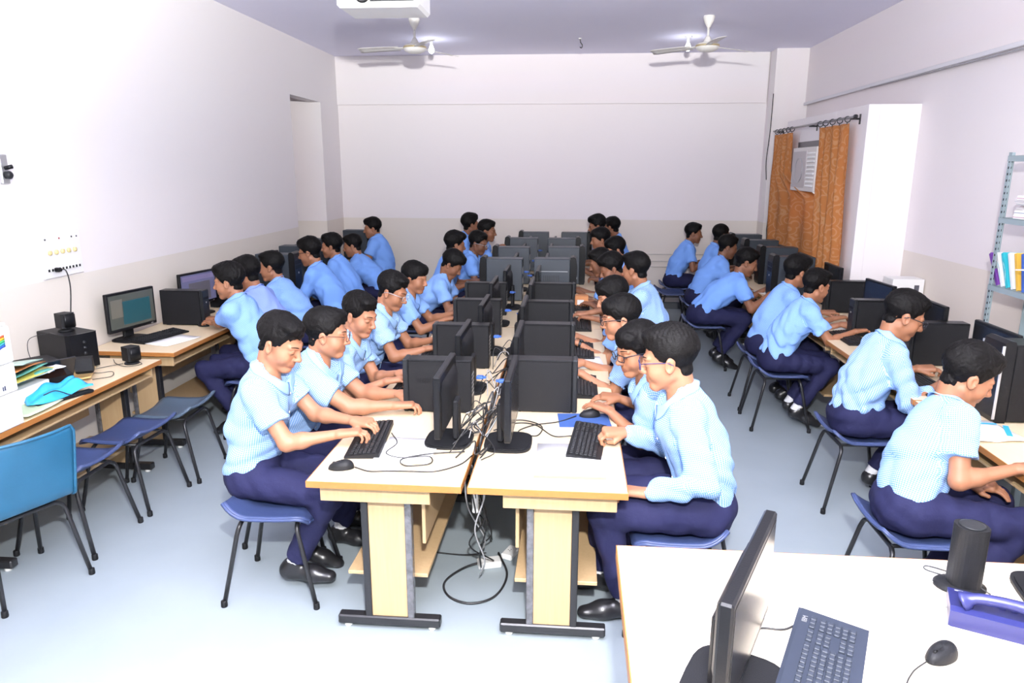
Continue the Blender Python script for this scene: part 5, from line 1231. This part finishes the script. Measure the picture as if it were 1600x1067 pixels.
# ------------------------------------------------------------------ the pupils
def seat_for(o, label, dx=.03):
    a = o.rotation_euler.z; stool(o.location.x+dx*math.cos(a), o.location.y+dx*math.sin(a), a, label)
N, FAR = 1.0, 1.3
who = {}
# left side of the centre row, facing right
who['L1'] = person('boy typing in a checked shirt, nearest the camera on the left', (-1.364, 3.193, 1.20), (-.22, .42), .06, ((-1.035, 3.22, .812), (-1.05, 3.045, .812)), hair=('short', 1), skin='skin_light', size=1.02, knee=((-1.03, 3.28, .50), (-1.0, 3.02, .50)), ankles=((-1.36, 3.24, .12), (-1.33, 3.08, .12)), badge=True)
who['L2'] = person('plump boy with brown spectacles beside the typing boy', (-1.283, 3.60, 1.15), (.18, .12), 0, ((-.93, 3.70, .80), (-.90, 3.50, .80)), hair=('short', 2), skin='skin_light', plump=1, build=1.13, glasses='brown', look='open')
who['L3'] = person('third boy on the left centre row, looking down at his keyboard', (-1.271, 4.156, 1.14), (-.35, .30), 0, ((-1.03, 4.10, .80), (-1.06, 3.93, .80)), hair=('short', 3), skin='skin_light')
who['L4'] = person('dark-haired boy with silver spectacles, fourth on the left centre row', (-1.257, 4.896, 1.16), (-.15, .38), 0, ((-.98, 4.98, .80), (-.98, 4.72, .80)), hair=('short', 4), skin='skin_mid', glasses='silver')
who['L5'] = person('boy with full hair, fifth on the left centre row', (-1.296, 5.79, 1.12), (-.25, .18), 0, ((-1.0, 5.95, .80), (-1.02, 5.70, .80)), hair=('fringe', 5), skin='skin_mid', shirt='fine', res=FAR, size=.97)
who['L6'] = person('boy bending his head low over the left centre desk', (-1.187, 6.97, 1.08), (-.1, .62), 0, ((-1.0, 7.05, .79), (-1.0, 6.80, .79)), hair=('full', 6), skin='skin_dark', shirt='fine', res=FAR)
who['L7'] = person('boy with thick round hair behind the low-bending boy', (-1.269, 7.676, 1.2), (.45, .15), 0, None, hair=('full', 7), skin='skin_dark', shirt='plain', res=FAR)
who['L8'] = person('dark boy with spectacles near the far left towers', (-1.094, 8.228, 1.16), (-.2, .25), 0, ((-.85, 8.3, .80), (-.88, 8.05, .80)), hair=('short', 8), skin='skin_deep', shirt='plain', glasses='silver', res=FAR)
who['L9'] = person('tallest boy at the far end of the left centre row', (-1.391, 9.7, 1.26), (.5, .0), 0, None, hair=('full', 9), skin='skin_dark', shirt='plain', res=FAR, size=1.05)
who['L10'] = person('boy resting his chin on his hand at the far left centre', (-1.073, 8.918, 1.24), (-.05, .1), 0, ((-.88, 9.03, .80), (-.93, 8.85, 1.06)), hair=('short', 10), skin='skin_dark', shirt='plain', res=FAR, watch=1)
# right side of the centre row, facing left
who['R1'] = person('boy in a long-sleeved checked shirt and blue spectacles at the front right of centre', (.415, 3.035, 1.205), (-.18, .18), PI, ((.33, 2.88, .655), (.245, 3.20, .805)), hair=('spiky', 11), skin='skin_light', sleeve='long', glasses='blue', look='open', size=1.06, poses=('rest', 'grip'), hip=(.60, 3.02), knee=((.19, 2.93, .53), (.19, 3.14, .53)), ankles=((.26, 2.96, .10), (.16, 3.18, .10)), belt=True)
who['R2'] = person('boy with black spectacles and fringe leaning beside the long-sleeved boy', (.322, 3.471, 1.135), (.42, .22), PI, ((.195, 3.53, .80), (.25, 3.74, .80)), hair=('fringe', 12), skin='skin_mid', glasses='black', look='open', poses=('mouse', 'rest'))
who['R3'] = person('boy with black spectacles in profile, third on the right centre row', (.283, 4.212, 1.14), (.05, .15), PI, ((.06, 4.20, .80), (.07, 4.45, .80)), hair=('fringe', 13), skin='skin_light', glasses='black', look='open')
who['R4'] = person('boy wearing a black wristwatch, fourth on the right centre row', (.279, 5.06, 1.12), (.15, .30), PI, ((.04, 4.98, .80), (.03, 5.2, .80)), hair=('fringe', 14), skin='skin_light', shirt='fine', watch=0)
who['R5'] = person('boy seen from behind with cropped hair, leaning back on the right centre row', (.50, 5.893, 1.20), (-.45, .12), PI-.15, ((.16, 5.85, .80), (.12, 6.05, .80)), hair=('short', 15), skin='skin_mid', res=FAR, size=1.03)
who['R6'] = person('boy half hidden behind the cropped-hair boy', (0.342, 6.55, 1.12), (.1, .4), PI, None, hair=('full', 16), skin='skin_dark', shirt='plain', res=FAR)
who['R7'] = person('boy looking down between the fringe boys, right centre row', (0.258, 7.1, 1.1), (.1, .35), PI, ((.06, 7.2, .79), (.06, 7.4, .79)), hair=('short', 17), skin='skin_dark', shirt='plain', res=FAR)
who['R8'] = person('boy with long side hair, eighth on the right centre row', (.45, 8.0, 1.13), (.2, .25), PI, None, hair=('fringe', 18), skin='skin_mid', shirt='plain', res=FAR)
who['R9'] = person('boy with shaded face staring left at the far right centre', (0.31, 8.736, 1.17), (.15, .12), PI, None, hair=('fringe', 19), skin='skin_mid', shirt='plain', res=FAR)
who['R10'] = person('boy at the far end of the right centre row, nearer the towers', (0.287, 9.368, 1.28), (.0, .2), PI, None, hair=('full', 20), skin='skin_dark', shirt='plain', res=FAR)
who['R11'] = person('boy at the far end of the right centre row, seen from behind', (0.508, 9.98, 1.22), (-.6, .1), PI, None, hair=('short', 21), skin='skin_dark', shirt='plain', res=FAR)
# along the left wall, facing left
who['A1'] = person('first boy at the left wall, hand on a black mouse', (-2.554, 5.138, 1.17), (.10, .12), PI, ((-2.84, 5.36, .795), (-2.90, 5.52, .80)), hair=('full', 22), skin='skin_mid', shirt='fine', res=N, poses=('mouse', 'type'), tuck=.27)
who['A2'] = person('second boy at the left wall in a lilac-blue shirt', (-2.63, 5.62, 1.16), (-.3, .2), PI-.1, None, hair=('full', 23), skin='skin_mid', shirt='lilac', res=FAR)
who['A3'] = person('third boy at the left wall, face in profile', (-2.70, 6.25, 1.13), (.05, .1), PI, None, hair=('short', 24), skin='skin_mid', shirt='fine', res=FAR)
who['A4'] = person('long-sleeved boy with spectacles, fourth at the left wall', (-2.612, 6.983, 1.18), (.0, .2), PI, ((-2.86, 6.95, .80), (-2.86, 7.15, .80)), hair=('full', 25), skin='skin_mid', shirt='plain', res=FAR, sleeve='long', glasses='black', size=1.04, tuck=.27)
who['A5'] = person('fifth boy at the left wall, with face in profile above blue sleeves', (-2.637, 7.713, 1.16), (.1, .05), PI, None, hair=('full', 26), skin='skin_mid', shirt='plain', res=FAR, sleeve='long')
who['A6'] = person('sixth boy at the left wall, hunched towards the desk', (-2.63, 8.45, 1.09), (.1, .2), PI, None, hair=('short', 27), skin='skin_mid', shirt='plain', res=FAR, sleeve='long')
who['A7'] = person('plump boy at the far end of the left wall row', (-2.679, 9.511, 1.21), (.25, .1), PI, ((-2.85, 9.30, .95), (-2.9, 9.6, .80)), hair=('full', 28), skin='skin_mid', shirt='plain', res=FAR, plump=1, build=1.2)
# along the right wall, facing right
who['B1'] = person('boy reading with bowed head at the front right desk', (1.755, 3.25, 1.105), (-.10, .42), .0, ((1.80, 3.17, .63), (1.87, 2.98, .785)), hair=('full', 29), skin='skin_mid', hip=(1.50, 3.10), poses=('rest', 'mouse'), size=1.04, knee=((1.90, 3.2, .53), (1.90, 2.98, .53)), tuck=.27)
who['B2'] = person('boy with black spectacles reaching for his keyboard at the right wall', (1.917, 4.299, 1.17), (-.12, .40), .0, ((2.13, 4.50, .80), (2.14, 4.20, .80)), hair=('short', 30), skin='skin_mid', sleeve='elbow', glasses='black', size=1.06, hip=(1.70, 4.30), belt=True, tuck=.27)
who['B3'] = person('small boy in a light shirt at the middle of the right wall', (1.86, 5.685, 1.12), (.35, .2), .0, ((2.12, 5.80, .80), (2.14, 5.55, .80)), hair=('short', 31), skin='skin_mid', shirt='fine', res=N, size=.96, tuck=.27)
who['B4'] = person('boy in a finely checked shirt behind the small boy, right wall', (1.854, 6.175, 1.16), (.4, .15), .0, ((2.15, 6.3, .80), (2.16, 6.05, .80)), hair=('full', 32), skin='skin_mid', shirt='fine', res=FAR, glasses='brown', tuck=.27)
who['B5'] = person('boy bending far over his desk at the right wall', (1.727, 7.423, 1.08), (-.05, .35), .0, ((1.98, 7.55, .80), (1.93, 7.22, .80)), hair=('short', 33), skin='skin_dark', shirt='plain', res=FAR, size=1.04, tuck=.27)
who['B6'] = person('dark boy with cropped hair, third from the far end of the right wall', (1.756, 8.502, 1.12), (.0, .25), .0, None, hair=('short', 34), skin='skin_deep', shirt='plain', res=FAR, tuck=.27)
who['B7'] = person('boy with cropped hair, second from the far end of the right wall', (1.797, 9.12, 1.2), (.35, .1), .0, None, hair=('crop', 35), skin='skin_deep', shirt='plain', res=FAR)
who['B8'] = person('boy sitting upright at the far end of the right wall row', (1.57, 9.8, 1.16), (-.1, .1), .0, None, hair=('short', 36), skin='skin_dark', shirt='plain', res=FAR)
for k, o in who.items():
    if k == 'L1': continue
    dx = .12 if k == 'R1' else .03
    seat_for(o, 'stool under the '+' '.join(o['label'].split()[:13]), dx)
